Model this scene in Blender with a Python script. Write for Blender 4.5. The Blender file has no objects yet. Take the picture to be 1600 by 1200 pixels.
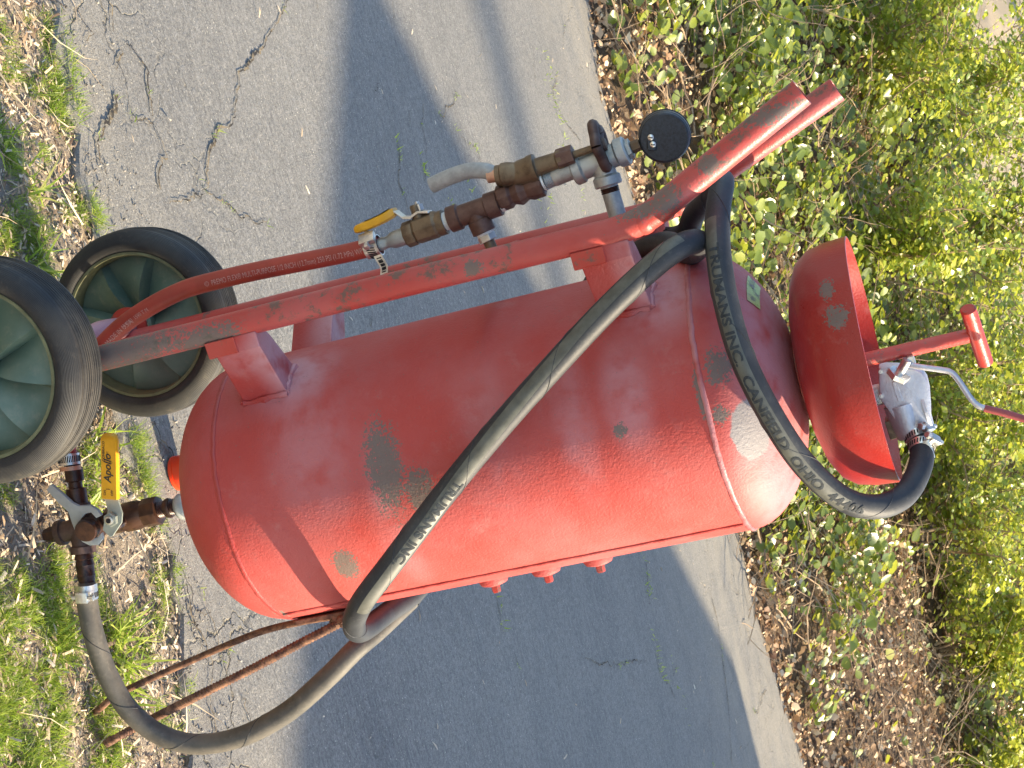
import bpy, bmesh, math, random
import numpy as np
from mathutils import Vector, Matrix
random.seed(7)
rng = np.random.default_rng(7)
S = bpy.context.scene
COL = S.collection
rad = math.radians

# ------------------------------------------------------------------ camera, sky, sun, exposure
CAM = np.array([-0.3147, -2.1412, 1.3407])
CR = np.array([0.9622, -0.1691, -0.2135])      # world direction of the picture's lower edge
CU = np.array([0.2493, 0.2315, 0.9403])        # world direction of the picture's right edge (camera was held sideways)
CF = np.array([0.1095, 0.958, -0.2649])
cam_d = bpy.data.cameras.new("camera")
cam = bpy.data.objects.new("camera", cam_d)
COL.objects.link(cam)
Mx = Matrix.Identity(4)
for r_ in range(3):
    Mx[r_][0] = CU[r_]; Mx[r_][1] = -CR[r_]; Mx[r_][2] = -CF[r_]; Mx[r_][3] = CAM[r_]
cam.matrix_world = Mx
cam_d.sensor_width = 36.0
cam_d.lens = 2644.5 / 1600 * 36
cam_d.clip_start = 0.05
cam_d.clip_end = 1500
cam_d.dof.use_dof = True
cam_d.dof.focus_distance = 2.35
cam_d.dof.aperture_fstop = 40.0
S.camera = cam

SUN_EL = 27.0
w = bpy.data.worlds.new("World"); S.world = w; w.use_nodes = True
nt = w.node_tree
bg = nt.nodes["Background"]
sky = nt.nodes.new("ShaderNodeTexSky"); sky.sky_type = 'NISHITA'; sky.sun_disc = False
sky.sun_elevation = rad(SUN_EL); sky.sun_rotation = rad(91.0)
sky.air_density = 1.0; sky.dust_density = 1.0
nt.links.new(sky.outputs[0], bg.inputs[0]); bg.inputs[1].default_value = 0.135
sun_d = bpy.data.lights.new("sun", 'SUN'); sun_d.energy = 4.3; sun_d.angle = rad(0.53); sun_d.color = (1.0, 0.83, 0.58)
sun = bpy.data.objects.new("sun", sun_d); COL.objects.link(sun)
sd = Vector((math.cos(rad(SUN_EL)), -0.02, math.sin(rad(SUN_EL)))).normalized()
sun.rotation_euler = sd.to_track_quat('Z', 'Y').to_euler()
S.view_settings.view_transform = 'Standard'
S.view_settings.look = 'None'
S.view_settings.exposure = 1.5
S.view_settings.gamma = 1.0
S.cycles.max_bounces = 8
S.cycles.transparent_max_bounces = 8


def ray(px, py):
    d = CU * (px - 800) / 2644.5 + CR * (py - 600) / 2644.5 + CF
    return d / np.linalg.norm(d)
def G(px, py, z=0.0):                     # a place on the ground as surveyed from the photograph
    d = ray(px, py); t = (z - CAM[2]) / d[2]; return CAM + t * d
def Y(px, py, y=0.0):                     # a place in an upright plane across the cart
    d = ray(px, py); t = (y - CAM[1]) / d[1]; return CAM + t * d


# ------------------------------------------------------------------ node helpers
class N:
    def __init__(s, name):
        s.m = bpy.data.materials.new(name); s.m.use_nodes = True
        s.t = s.m.node_tree; s.b = s.t.nodes["Principled BSDF"]; s.out = s.t.nodes["Material Output"]
        s.co = s.t.nodes.new("ShaderNodeTexCoord").outputs["Object"]
    def n(s, typ, **k):
        nd = s.t.nodes.new(typ)
        for a, v in k.items(): setattr(nd, a, v)
        return nd
    def l(s, a, b): s.t.links.new(a, b)
    def set(s, i, v):
        if hasattr(v, 'is_linked') or hasattr(v, 'links'): s.l(v, i)
        else: i.default_value = v
    def noise(s, scale, detail=4, rough=.55, vec=None, dist=0.0):
        nd = s.n("ShaderNodeTexNoise"); nd.inputs["Scale"].default_value = scale
        nd.inputs["Detail"].default_value = detail; nd.inputs["Roughness"].default_value = rough
        nd.inputs["Distortion"].default_value = dist
        s.l(vec if vec is not None else s.co, nd.inputs["Vector"]); return nd.outputs["Fac"]
    def voro(s, scale, vec=None, feature='F1', out="Distance", rnd=1.0):
        nd = s.n("ShaderNodeTexVoronoi", feature=feature); nd.inputs["Scale"].default_value = scale
        if "Randomness" in nd.inputs: nd.inputs["Randomness"].default_value = rnd
        s.l(vec if vec is not None else s.co, nd.inputs["Vector"]); return nd.outputs[out]
    def scale(s, v, vec=None, loc=(0, 0, 0), rot=(0, 0, 0)):
        nd = s.n("ShaderNodeMapping"); nd.inputs["Scale"].default_value = v; nd.inputs["Location"].default_value = loc
        nd.inputs["Rotation"].default_value = rot
        s.l(vec if vec is not None else s.co, nd.inputs["Vector"]); return nd.outputs[0]
    def math(s, op, a, b=0.0, c=0.0, clamp=False):
        nd = s.n("ShaderNodeMath", operation=op, use_clamp=clamp)
        s.set(nd.inputs[0], a); s.set(nd.inputs[1], b); s.set(nd.inputs[2], c); return nd.outputs[0]
    def step(s, v, a, b):
        nd = s.n("ShaderNodeMapRange", interpolation_type='SMOOTHSTEP')
        s.set(nd.inputs["Value"], v); nd.inputs["From Min"].default_value = a; nd.inputs["From Max"].default_value = b
        return nd.outputs[0]
    def mix(s, f, a, b):
        nd = s.n("ShaderNodeMix", data_type='RGBA')
        s.set(nd.inputs[0], f)
        for i, v in ((6, a), (7, b)):
            if isinstance(v, tuple): nd.inputs[i].default_value = (*v[:3], 1)
            else: s.l(v, nd.inputs[i])
        return nd.outputs[2]
    def ramp(s, v, stops):
        nd = s.n("ShaderNodeValToRGB"); r = nd.color_ramp
        while len(r.elements) < len(stops): r.elements.new(0.5)
        for e, (p, c) in zip(r.elements, stops): e.position = p; e.color = (*c, 1)
        s.l(v, nd.inputs[0]); return nd.outputs[0]
    def col(s, v):
        if isinstance(v, tuple): s.b.inputs["Base Color"].default_value = (*v[:3], 1)
        else: s.l(v, s.b.inputs["Base Color"])
        return s
    def rough(s, v): s.set(s.b.inputs["Roughness"], v); return s
    def metal(s, v): s.set(s.b.inputs["Metallic"], v); return s
    def bump(s, h, dist, strength=1.0):
        nd = s.n("ShaderNodeBump"); nd.inputs["Distance"].default_value = dist; nd.inputs["Strength"].default_value = strength
        s.l(h, nd.inputs["Height"]); s.l(nd.outputs[0], s.b.inputs["Normal"]); return s
    def attr(s, name):
        nd = s.n("ShaderNodeAttribute"); nd.attribute_name = name; return nd.outputs["Fac"]
    def blob(s, c, r, soft=.5):
        mp = s.n("ShaderNodeMapping", vector_type='TEXTURE')
        mp.inputs["Location"].default_value = c; mp.inputs["Scale"].default_value = r
        s.l(s.co, mp.inputs["Vector"])
        ln = s.n("ShaderNodeVectorMath", operation='LENGTH'); s.l(mp.outputs[0], ln.inputs[0])
        return s.step(ln.outputs["Value"], 1.0 + soft, 1.0 - soft)


def paint(name, base=(.42, .046, .036), primer=(), patches=(), pink=(), wear=0.0, orange=.35, rough=.42, streaks=False):
    m = N(name)
    big = m.noise(7, 5, .6)
    c = m.mix(m.step(big, .35, .7), base, (base[0] * 1.0, base[1] * 1.7 + .006, base[2] * 1.9 + .008))
    fine = m.noise(60, 4, .7)
    c = m.mix(m.math('MULTIPLY', m.step(fine, .58, .75), .25), c, (.30, .10, .085))
    # thin pale dust and lighter speckles
    dn = m.noise(16, 6, .75)
    c = m.mix(m.math('MULTIPLY', m.step(dn, .56, .72), .22), c, (.42, .22, .20))
    for (p, r, a) in pink:
        f = m.blob(p, r, .7)
        f = m.math('MULTIPLY', f, a)
        f = m.math('MULTIPLY', f, m.step(m.noise(25, 3), .2, .6))
        c = m.mix(f, c, (.50, .26, .28))
    f = None
    n2 = m.noise(85, 8, .8)
    for (p, r, *rest) in patches:
        b = m.blob(p, r, .75)
        f = b if f is None else m.math('MAXIMUM', f, b)
    if f is not None:
        n5 = m.noise(330, 3, .6)
        g = m.math('ADD', f, m.math('ADD', m.math('MULTIPLY', m.math('SUBTRACT', n2, .5), 2.0), m.math('MULTIPLY', m.math('SUBTRACT', n5, .5), 2.4)))
        c = m.mix(m.math('MULTIPLY', m.step(g, .50, .66), .88), c, m.mix(n2, (.085, .085, .07), (.15, .145, .125)))
    for (p, r) in primer:
        f = m.math('ADD', m.blob(p, r, .45), m.math('MULTIPLY', m.math('SUBTRACT', m.noise(45, 6, .7), .5), .9))
        c = m.mix(m.math('MULTIPLY', m.step(f, .42, .62), .92), c, m.mix(n2, (.20, .205, .21), (.33, .33, .33)))
    if wear > 0:
        n3 = m.noise(38, 8, .82)
        n4 = m.noise(5, 3, .5)
        g = m.math('ADD', n3, m.math('MULTIPLY', n4, .55))
        c = m.mix(m.math('MULTIPLY', m.step(g, .87 - wear * .2, .95 - wear * .2), .85), c, (.095, .085, .065))
    m.col(c)
    m.rough(m.math('ADD', m.math('MULTIPLY', big, .22), rough - .1))
    peel = m.noise(260, 3, .5)
    m.bump(m.math('ADD', m.math('ADD', peel, m.math('MULTIPLY', m.noise(420, 2), .7)), m.math('MULTIPLY', m.noise(40, 3), .6)), .0016, orange * .8)
    rs = m.math('ADD', m.math('MULTIPLY', m.noise(30, 6, .75), .3), rough - .15); m.rough(rs)
    return m.m


def simple(name, col, rough=.5, metal=0.0, var=.25, nscale=40, bump=.0006, spec=None):
    m = N(name)
    n = m.noise(nscale, 6, .65)
    c2 = tuple(max(0, x * (1 - var)) for x in col); c3 = tuple(min(1, x * (1 + var)) for x in col)
    m.col(m.mix(m.step(n, .3, .7), c2, c3)); m.rough(m.math('ADD', m.math('MULTIPLY', n, .25), rough - .12)); m.metal(metal)
    m.bump(n, bump, .6)
    if spec is not None: m.b.inputs["Specular IOR Level"].default_value = spec
    return m.m


def metal_mat(name, a, b, rough, metal, scale=30):
    m = N(name)
    n = m.noise(scale, 7, .7); n2 = m.noise(scale * 5, 4, .6)
    m.col(m.mix(m.step(n, .38, .62), a, b)); m.metal(metal)
    m.rough(m.math('ADD', m.math('MULTIPLY', n2, .3), rough - .1))
    m.bump(m.math('ADD', n, n2), .0006, .6)
    return m.m


M = {}
M['tank'] = paint("red_tank_paint", primer=[((.030, -.158, 1.062), (.038, .035, .024))],
    patches=[((-.024, -.178, .611), (.060, .05, .024)), ((.014, -.179, .648), (.030, .05, .020)), ((.0925, -.154, .517), (.025, .03, .017)),
             ((-.007, -.18, .915), (.010, .02, .009)), ((-.055, -.17, 1.045), (.022, .03, .016)), ((.153, -.094, .385), (.016, .02, .008)),
             ((.0, -.17, 1.035), (.012, .03, .01)), 
             ((-.03, -.175, 1.018), (.035, .02, .006))],
    pink=[((.06, -.17, .60), (.12, .05, .02), .3), ((-.155, -.09, .49), (.05, .05, .05), .9), ((-.15, -.10, .985), (.06, .05, .05), .9), ((-.02, -.1, 1.10), (.16, .12, .05), .55),
          ((-.05, -.18, .93), (.06, .05, .025), .55), ((-.04, -.18, .86), (.09, .05, .02), .4), ((.1, -.1, 1.09), (.12, .12, .05), .5), ((-.08, -.17, .52), (.09, .05, .05), .35),
          ((-.05, -.18, .75), (.1, .05, .03), .25)], orange=.5, rough=.62)
M['rail'] = paint("worn_red_pipe_paint", patches=[((-.24, -.17, .30), (.03, .03, .085)), ((-.237, -.172, .785), (.012, .01, .012)),
                  ((-.325, -.172, 1.175), (.012, .02, .040)), ((-.287, -.172, 1.09), (.013, .02, .014)), ((-.262, -.17, 1.03), (.02, .02, .02)), ((-.23, -.17, .42), (.02, .02, .05)), ((-.255, -.165, 1.0), (.01, .02, .03))], wear=.22, orange=.3, rough=.40)
M['bracket'] = paint("oversprayed_sheen_bracket", base=(.38, .028, .022), pink=[((-.19, -.12, .50), (.07, .07, .030), 1.0), ((-.19, .12, .50), (.06, .08, .04), 1.0),
                     ((-.19, -.12, .985), (.07, .07, .030), 1.0), ((-.19, -.16, .46), (.02, .03, .03), .5)], orange=.5, rough=.45)  # pink on the top faces: overspray plus sky sheen put into the colour
M['dish'] = paint("red_bowl_paint", base=(.30, .017, .012), patches=[((-.109, -.112, 1.184), (.013, .02, .010)), ((-.078, -.136, 1.189), (.015, .02, .013))], orange=.25, rough=.33)
M['sleeve'] = paint("pale_oversprayed_sleeve", base=(.46, .16, .15), pink=[((-.262, .12, .15), (.06, .12, .06), 1.0)], wear=.1, orange=.6)
M['redpart'] = paint("chipped_red_paint", base=(.42, .035, .022), wear=.35, orange=.3, rough=.36)
M['galv'] = metal_mat("galvanised_steel", (.34, .37, .37), (.48, .51, .50), .48, .75)
M['zinc'] = metal_mat("bright_zinc_plate", (.55, .55, .52), (.75, .73, .68), .28, .9)
M['alu'] = metal_mat("cast_aluminium", (.50, .50, .53), (.56, .56, .59), .48, .8, 60)
M['brownpipe'] = metal_mat("dark_rusted_pipe", (.026, .012, .009), (.075, .034, .020), .30, .25)
M['bronze'] = metal_mat("weathered_bronze", (.11, .075, .045), (.19, .135, .08), .42, .5)
M['bronzered'] = metal_mat("reddish_bronze_tee", (.10, .05, .037), (.15, .085, .065), .45, .4)
M['copper'] = metal_mat("pale_copper", (.50, .26, .16), (.6, .36, .24), .4, .6)
M['darkiron'] = metal_mat("dark_cast_iron", (.06, .035, .028), (.11, .065, .05), .5, .3)
M['rust'] = metal_mat("rusty_rod", (.075, .032, .02), (.24, .12, .065), .7, .1, 70)
M['tape'] = simple("white_thread_tape", (.75, .74, .70), .6)
M['leverpaint'] = simple("grey_green_lever", (.30, .33, .29), .45, .2, .12)
M['yellow'] = simple("yellow_dipped_grip", (.72, .36, .015), .38, 0, .12, 30, .0003)
M['redgrip'] = simple("dull_red_grip", (.26, .05, .05), .5, 0, .2)
M['ink'] = simple("black_ink", (.03, .03, .025), .6)
M['gaugeblack'] = simple("black_gauge_case", (.02, .024, .03), .45, 0, .5, 300, .0008)
M['chrome'] = metal_mat("screw_steel", (.7, .68, .6), (.8, .78, .7), .25, 1.0)
M['dark'] = simple("black_void", (.01, .01, .01), .8)
M['white_print'] = simple("pale_hose_print", (.48, .24, .20), .6, 0, .35, 600)
M['redhose'] = simple("red_rubber_hose", (.34, .042, .024), .48, 0, .15, 25, .0003)
M['orange'] = simple("orange_plastic", (.78, .055, .012), .3, 0, .08, 20, .0002)
M['sticker'] = paint("faded_yellow_sticker", base=(.38, .29, .07), pink=[((-.13, -.14, 1.09), (.06, .06, .05), .9)], wear=.25, orange=.1)
M['seam'] = paint("seam_paint", base=(.36, .035, .028), pink=[((-.05, -.1, 1.02), (.3, .3, .02), .6)], orange=.5)


def rubber():
    m = N("dusty_black_rubber")
    n = m.noise(18, 6, .7); n2 = m.noise(160, 4, .7); n3 = m.noise(5, 3)
    c = m.mix(m.step(n, .35, .75), (.014, .017, .021), (.036, .040, .045))
    c = m.mix(m.math('MULTIPLY', m.step(n2, .55, .75), .35), c, (.11, .105, .095))
    c = m.mix(m.math('MULTIPLY', m.step(n3, .52, .75), .35), c, (.10, .098, .088))
    m.col(c); m.rough(m.math('ADD', m.math('MULTIPLY', n, .2), .48)); m.bump(n2, .0007, .6); return m.m
M['hose'] = rubber()
def hose_arc():
    m = N("dusty_tan_rubber")
    n = m.noise(10, 6, .7); n2 = m.noise(120, 4, .7)
    c = m.mix(m.step(n, .3, .7), (.045, .043, .037), (.13, .115, .092))
    c = m.mix(m.math('MULTIPLY', m.step(n2, .5, .75), .4), c, (.19, .165, .13))
    m.col(c); m.rough(.6); m.bump(n2, .0005, .5); return m.m
M['hosedust'] = hose_arc()
M['stripe'] = simple("worn_olive_label_stripe", (.088, .090, .074), .5, 0, .25, 60, .0003)
M['hoseink'] = simple("faded_dark_lettering", (.030, .036, .040), .85, 0, .5, 200)
M['ripple'] = simple("reinforced_grey_tube", (.33, .32, .29), .4, 0, .18, 90, .0006)


def tyre_mat():
    m = N("tyre_rubber")
    # radius from the wheel axle (object space, wheel axle along y through x=-.262 z=.148)
    sep = m.n("ShaderNodeSeparateXYZ"); m.l(m.co, sep.inputs[0])
    n = m.noise(14, 5, .7)
    c = m.mix(m.step(n, .35, .7), (.012, .013, .015), (.032, .031, .028))
    d = m.noise(60, 5, .7)
    c = m.mix(m.math('MULTIPLY', m.step(d, .55, .75), .3), c, (.13, .11, .08))
    dx = m.math('ADD', sep.outputs[0], .262); dz = m.math('SUBTRACT', sep.outputs[2], .148)
    r = m.math('SQRT', m.math('ADD', m.math('MULTIPLY', dx, dx), m.math('MULTIPLY', dz, dz)))
    c = m.mix(m.math('MULTIPLY', m.math('MULTIPLY', m.step(r, .1415, .1445), m.step(n, .35, .6)), .22), c, (.15, .13, .10))   # road dust on the tread
    m.col(c); m.rough(.62)
    ring = m.math('SINE', m.math('MULTIPLY', r, 3800))
    m.bump(m.math('ADD', ring, m.math('MULTIPLY', d, 1.0)), .0004, .5); return m.m
M['tyre'] = tyre_mat()
def rim_mat():
    m = N("green_plastic")
    n = m.noise(12, 5, .65); n2 = m.noise(3, 2)
    c = m.mix(m.step(n, .3, .75), (.080, .130, .092), (.140, .190, .142))
    c = m.mix(m.math('MULTIPLY', m.step(m.noise(45, 6, .75), .5, .7), .4), c, (.22, .22, .16))
    m.col(c); m.rough(.6); m.bump(n, .0008, .3); return m.m
M['rim'] = rim_mat()
M['rimring'] = simple("olive_rim_edge", (.12, .125, .062), .55, 0, .3)


def asphalt():
    m = N("old_asphalt")
    st = m.scale((6, 90, 90), rot=(0, 0, rad(4)))
    st2 = m.scale((14, 160, 100), rot=(0, 0, rad(-8)))
    brush = m.noise(1.0, 6, .7, st); brush2 = m.noise(1.0, 4, .7, st2)
    big = m.noise(1.6, 7, .7); mid = m.noise(7, 7, .7); fine = m.noise(150, 5, .8)
    c = m.mix(m.step(big, .32, .68), (.205, .198, .182), (.300, .286, .252))
    c = m.mix(m.math('MULTIPLY', m.step(mid, .42, .66), .45), c, (.27, .26, .235))
    c = m.mix(m.math('MULTIPLY', m.step(brush, .45, .62), .55), c, (.31, .30, .275))
    c = m.mix(m.math('MULTIPLY', m.step(brush2, .52, .68), .55), c, (.11, .113, .118))
    c = m.mix(m.math('MULTIPLY', m.step(fine, .30, .55), .25), m.mix(.5, c, (.10, .10, .10)), c)
    # pale aggregate flecks
    v = m.voro(150); vr = m.voro(150, out="Color")
    sp = m.n("ShaderNodeSeparateColor"); m.l(vr, sp.inputs[0])
    fl = m.math('MULTIPLY', m.step(v, .26, .14), m.step(sp.outputs[0], .80, .86))
    c = m.mix(m.math('MULTIPLY', fl, .8), c, m.mix(sp.outputs[1], (.66, .62, .48), (.45, .43, .38)))
    v2 = m.voro(85, m.scale((1, 1, 1), loc=(3, 7, 0))); vr2 = m.voro(85, m.scale((1, 1, 1), loc=(3, 7, 0)), out="Color")
    s2 = m.n("ShaderNodeSeparateColor"); m.l(vr2, s2.inputs[0])
    c = m.mix(m.math('MULTIPLY', m.math('MULTIPLY', m.step(v2, .16, .09), m.step(s2.outputs[0], .86, .92)), .8), c, (.66, .60, .48))
    wv = m.n("ShaderNodeVectorMath", operation='ADD'); nz = m.n("ShaderNodeTexNoise"); nz.inputs["Scale"].default_value = 9; nz.inputs["Detail"].default_value = 5
    m.l(m.co, nz.inputs["Vector"]); sc3 = m.n("ShaderNodeVectorMath", operation='SCALE'); m.l(nz.outputs["Color"], sc3.inputs[0]); sc3.inputs["Scale"].default_value = .16
    m.l(m.co, wv.inputs[0]); m.l(sc3.outputs[0], wv.inputs[1])
    ce = m.voro(5.5, wv.outputs[0], 'DISTANCE_TO_EDGE'); sy = m.n("ShaderNodeSeparateXYZ"); m.l(m.co, sy.inputs[0])
    zone = m.math('MULTIPLY', m.math('MAXIMUM', m.step(sy.outputs[1], 1.15, .55), m.math('MULTIPLY', m.step(sy.outputs[1], 4.4, 5.4), .7)), m.step(m.noise(2.2, 4, .6), .40, .56))
    crk = m.math('MULTIPLY', m.step(m.math('ADD', ce, m.math('MULTIPLY', m.noise(60, 4), .02)), .030, .014), zone)
    c = m.mix(crk, c, m.mix(m.step(m.noise(25, 4), .45, .6), (.035, .033, .03), (.20, .17, .11)))
    tar = m.math('MULTIPLY', m.step(m.noise(4.5, 6, .62), .55, .60), m.step(sy.outputs[1], 1.5, .6))
    c = m.mix(m.math('MULTIPLY', tar, .35), c, (.09, .095, .105))
    # tan dust toward the far edge and worn patches
    sx = m.n("ShaderNodeSeparateXYZ"); m.l(m.co, sx.inputs[0])
    g3 = m.noise(300, 3, .7); g4 = m.noise(90, 4, .75)
    gm = m.math('ADD', m.math('MULTIPLY', m.step(g3, .25, .75), .75), m.math('ADD', m.math('MULTIPLY', m.step(g4, .3, .7), .5), .42))
    vm = m.n('ShaderNodeVectorMath', operation='SCALE'); m.l(c, vm.inputs[0]); m.l(gm, vm.inputs['Scale']); c = vm.outputs[0]
    far = m.math('ADD', m.step(sx.outputs[1], 3.6, 5.6), m.math('MULTIPLY', m.step(sx.outputs[1], .95, .35), .7))
    c = m.mix(m.math('MULTIPLY', m.math('MULTIPLY', far, m.step(m.noise(3, 6, .7), .30, .62)), .5), c, (.36, .32, .25))
    m.col(c); m.rough(.88)
    h = m.math('ADD', m.math('MULTIPLY', fine, .5), m.math('MULTIPLY', m.noise(28, 6, .7), 1.3))
    h = m.math('ADD', h, m.math('MULTIPLY', brush, 1.4)); h = m.math('SUBTRACT', h, m.math('MULTIPLY', crk, 1.6)); h = m.math('ADD', h, m.math('MULTIPLY', m.noise(260, 3, .7), .5))
    m.bump(h, .006, .8); return m.m
M['asphalt'] = asphalt()
def crack_mat():
    m = N("crack_dirt")
    n = m.noise(30, 5, .7)
    m.col(m.mix(m.step(n, .45, .6), (.022, .020, .018), (.22, .17, .10))); m.rough(.95); m.bump(n, .003); return m.m
M['crack'] = crack_mat()
def soil(name, a, b, c3, far=False):
    m = N(name)
    n = m.noise(22, 8, .75); n2 = m.noise(3, 5, .6); n3 = m.noise(140, 4, .75)
    c = m.mix(m.step(n, .35, .65), a, b)
    c = m.mix(m.step(n2, .4, .65), c, c3)
    c = m.mix(m.math('MULTIPLY', m.step(n3, .5, .7), .5), c, (.36, .29, .19))
    if far:
        sx = m.n("ShaderNodeSeparateXYZ"); m.l(m.co, sx.inputs[0]); c = m.mix(m.math('MULTIPLY', m.step(sx.outputs[1], 10.0, 12.0), .8), c, (.52, .43, .30))  # pale soil up the bank, its sunlit brightness put into the colour
    m.col(c); m.rough(.95); m.bump(m.math('ADD', n, n3), .02, .8); return m.m
M['soil'] = soil("verge_soil", (.22, .165, .115), (.44, .35, .25), (.37, .33, .275))
M['litter'] = soil("bank_litter", (.05, .028, .016), (.21, .135, .08), (.13, .08, .048), True)


def scatter_mat(name, stops, rough=.6, trans=.0, spec=.5, tcol=None, bump=False):
    m = N(name)
    r = m.attr("rnd")
    c = m.ramp(r, stops)
    m.col(c); m.rough(rough); m.b.inputs["Specular IOR Level"].default_value = spec
    if trans > 0:
        tr = m.n("ShaderNodeBsdfTranslucent")
        m.l(m.mix(.6, c, tcol if tcol else c), tr.inputs["Color"])
        mx = m.n("ShaderNodeMixShader"); mx.inputs[0].default_value = trans
        m.l(m.b.outputs[0], mx.inputs[1]); m.l(tr.outputs[0], mx.inputs[2]); m.l(mx.outputs[0], m.out.inputs["Surface"])
    return m.m
M['creeper'] = scatter_mat("creeper_leaf", [(0, (.06, .10, .014)), (.35, (.13, .185, .024)), (.72, (.28, .33, .05)), (.94, (.50, .49, .13)), (1, (.62, .36, .05))], .34, .34, .8, (.70, .72, .07))
M['shrubleaf'] = scatter_mat("shrub_leaf", [(0, (.08, .14, .02)), (.3, (.19, .28, .035)), (.7, (.40, .47, .07)), (1, (.66, .60, .15))], .32, .36, .8, (.80, .82, .10))
M['deadleaf'] = scatter_mat("dead_leaf", [(0, (.12, .055, .028)), (.3, (.34, .20, .105)), (.65, (.62, .43, .26)), (1, (.82, .67, .46))], .6, .15, .4)
M['grassblade'] = scatter_mat("grass_blade", [(0, (.10, .18, .025)), (.45, (.20, .31, .042)), (.8, (.34, .43, .07)), (1, (.56, .50, .23))], .42, .42, .5, (.62, .78, .10))
M['straw'] = scatter_mat("straw_and_bark", [(0, (.14, .085, .05)), (.3, (.36, .26, .165)), (.65, (.58, .46, .32)), (1, (.76, .66, .50))], .8)
M['stone'] = scatter_mat("small_stones", [(0, (.09, .085, .08)), (.5, (.20, .18, .16)), (1, (.42, .38, .32))], .85)
M['twig'] = simple("pale_twig", (.34, .24, .15), .8, 0, .5, 12, .002)
M['bark'] = simple("grey_bark", (.11, .085, .065), .9, 0, .5, 6, .01)


# ------------------------------------------------------------------ mesh helpers
def link(name, me, mat, parent=None, smooth=False, label=None, kind=None):
    o = bpy.data.objects.new(name, me); COL.objects.link(o)
    if mat is not None and len(me.materials) == 0: me.materials.append(mat)
    if parent is not None: o.parent = parent
    if smooth: me.shade_smooth()
    if label: o["label"] = label
    if kind: o["kind"] = kind
    return o


class MB:
    """collects shapes that make up ONE part"""
    def __init__(s): s.v = []; s.f = []
    def add(s, v, f):
        o = len(s.v); s.v += [tuple(map(float, p)) for p in v]; s.f += [tuple(i + o for i in q) for q in f]; return s
    def build(s, name, mat, parent=None, smooth=True, angle=35, label=None, bevel=0, kind=None):
        me = bpy.data.meshes.new(name); me.from_pydata(s.v, [], s.f); me.update()
        bm = bmesh.new(); bm.from_mesh(me)
        bmesh.ops.recalc_face_normals(bm, faces=bm.faces)
        if bevel:
            es = [e for e in bm.edges if len(e.link_faces) == 2 and e.calc_face_angle(0) > rad(30)]
            bmesh.ops.bevel(bm, geom=es, offset=bevel, segments=2, affect='EDGES', profile=.6)
        bm.to_mesh(me); bm.free()
        if smooth:
            me.shade_smooth()
            me.set_sharp_from_angle(angle=rad(angle))
        return link(name, me, mat, parent, False, label, kind)


def frame(d, ref=None):
    d = np.array(d, float); d /= np.linalg.norm(d)
    if ref is None: ref = np.array([0, 0, 1.0]) if abs(d[2]) < .9 else np.array([1.0, 0, 0])
    ref = np.array(ref, float)
    u = ref - d * (ref @ d); u /= np.linalg.norm(u)
    return u, np.cross(d, u), d


def lathe(mb, prof, origin, axis, segs=24, ref=None, phase=0.0, closed=True):
    """prof: (distance along axis, radius)"""
    u, v, d = frame(axis, ref); o = np.array(origin, float)
    vs = []; fs = []
    n = len(prof)
    for (a, r) in prof:
        for k in range(segs):
            t = 2 * math.pi * k / segs + phase
            vs.append(o + d * a + (u * math.cos(t) + v * math.sin(t)) * max(r, 1e-5))
    for i in range(n - 1):
        for k in range(segs):
            k2 = (k + 1) % segs
            fs.append((i * segs + k, i * segs + k2, (i + 1) * segs + k2, (i + 1) * segs + k))
    if closed:
        fs.append(tuple(range(segs))[::-1]); fs.append(tuple((n - 1) * segs + k for k in range(segs)))
    mb.add(vs, fs); return mb


def spline(pts, n=12):
    P = [np.array(p, float) for p in pts]
    P = [2 * P[0] - P[1]] + P + [2 * P[-1] - P[-2]]
    out = []
    for i in range(1, len(P) - 2):
        p0, p1, p2, p3 = P[i - 1:i + 3]
        for k in range(n):
            t = k / n
            out.append(.5 * ((2 * p1) + (-p0 + p2) * t + (2 * p0 - 5 * p1 + 4 * p2 - p3) * t * t + (-p0 + 3 * p1 - 3 * p2 + p3) * t ** 3))
    out.append(P[-2]); return np.array(out)


def frames(pts):
    T = np.gradient(pts, axis=0); T /= np.linalg.norm(T, axis=1)[:, None]
    u, v, _ = frame(T[0]); U = [u]
    for i in range(1, len(pts)):
        u = U[-1] - T[i] * (U[-1] @ T[i]); u /= np.linalg.norm(u); U.append(u)
    U = np.array(U); return T, U, np.cross(T, U)


def tube(mb, pts, r, segs=16, cap=True):
    pts = np.array(pts, float); T, U, V = frames(pts)
    R = np.full(len(pts), r) if np.isscalar(r) else np.interp(np.linspace(0, 1, len(pts)), np.linspace(0, 1, len(r)), r)
    vs = []; fs = []
    for i in range(len(pts)):
        for k in range(segs):
            t = 2 * math.pi * k / segs
            vs.append(pts[i] + (U[i] * math.cos(t) + V[i] * math.sin(t)) * R[i])
    for i in range(len(pts) - 1):
        for k in range(segs):
            k2 = (k + 1) % segs
            fs.append((i * segs + k, i * segs + k2, (i + 1) * segs + k2, (i + 1) * segs + k))
    if cap:
        fs.append(tuple(range(segs))[::-1]); fs.append(tuple((len(pts) - 1) * segs + k for k in range(segs)))
    mb.add(vs, fs); return mb


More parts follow.
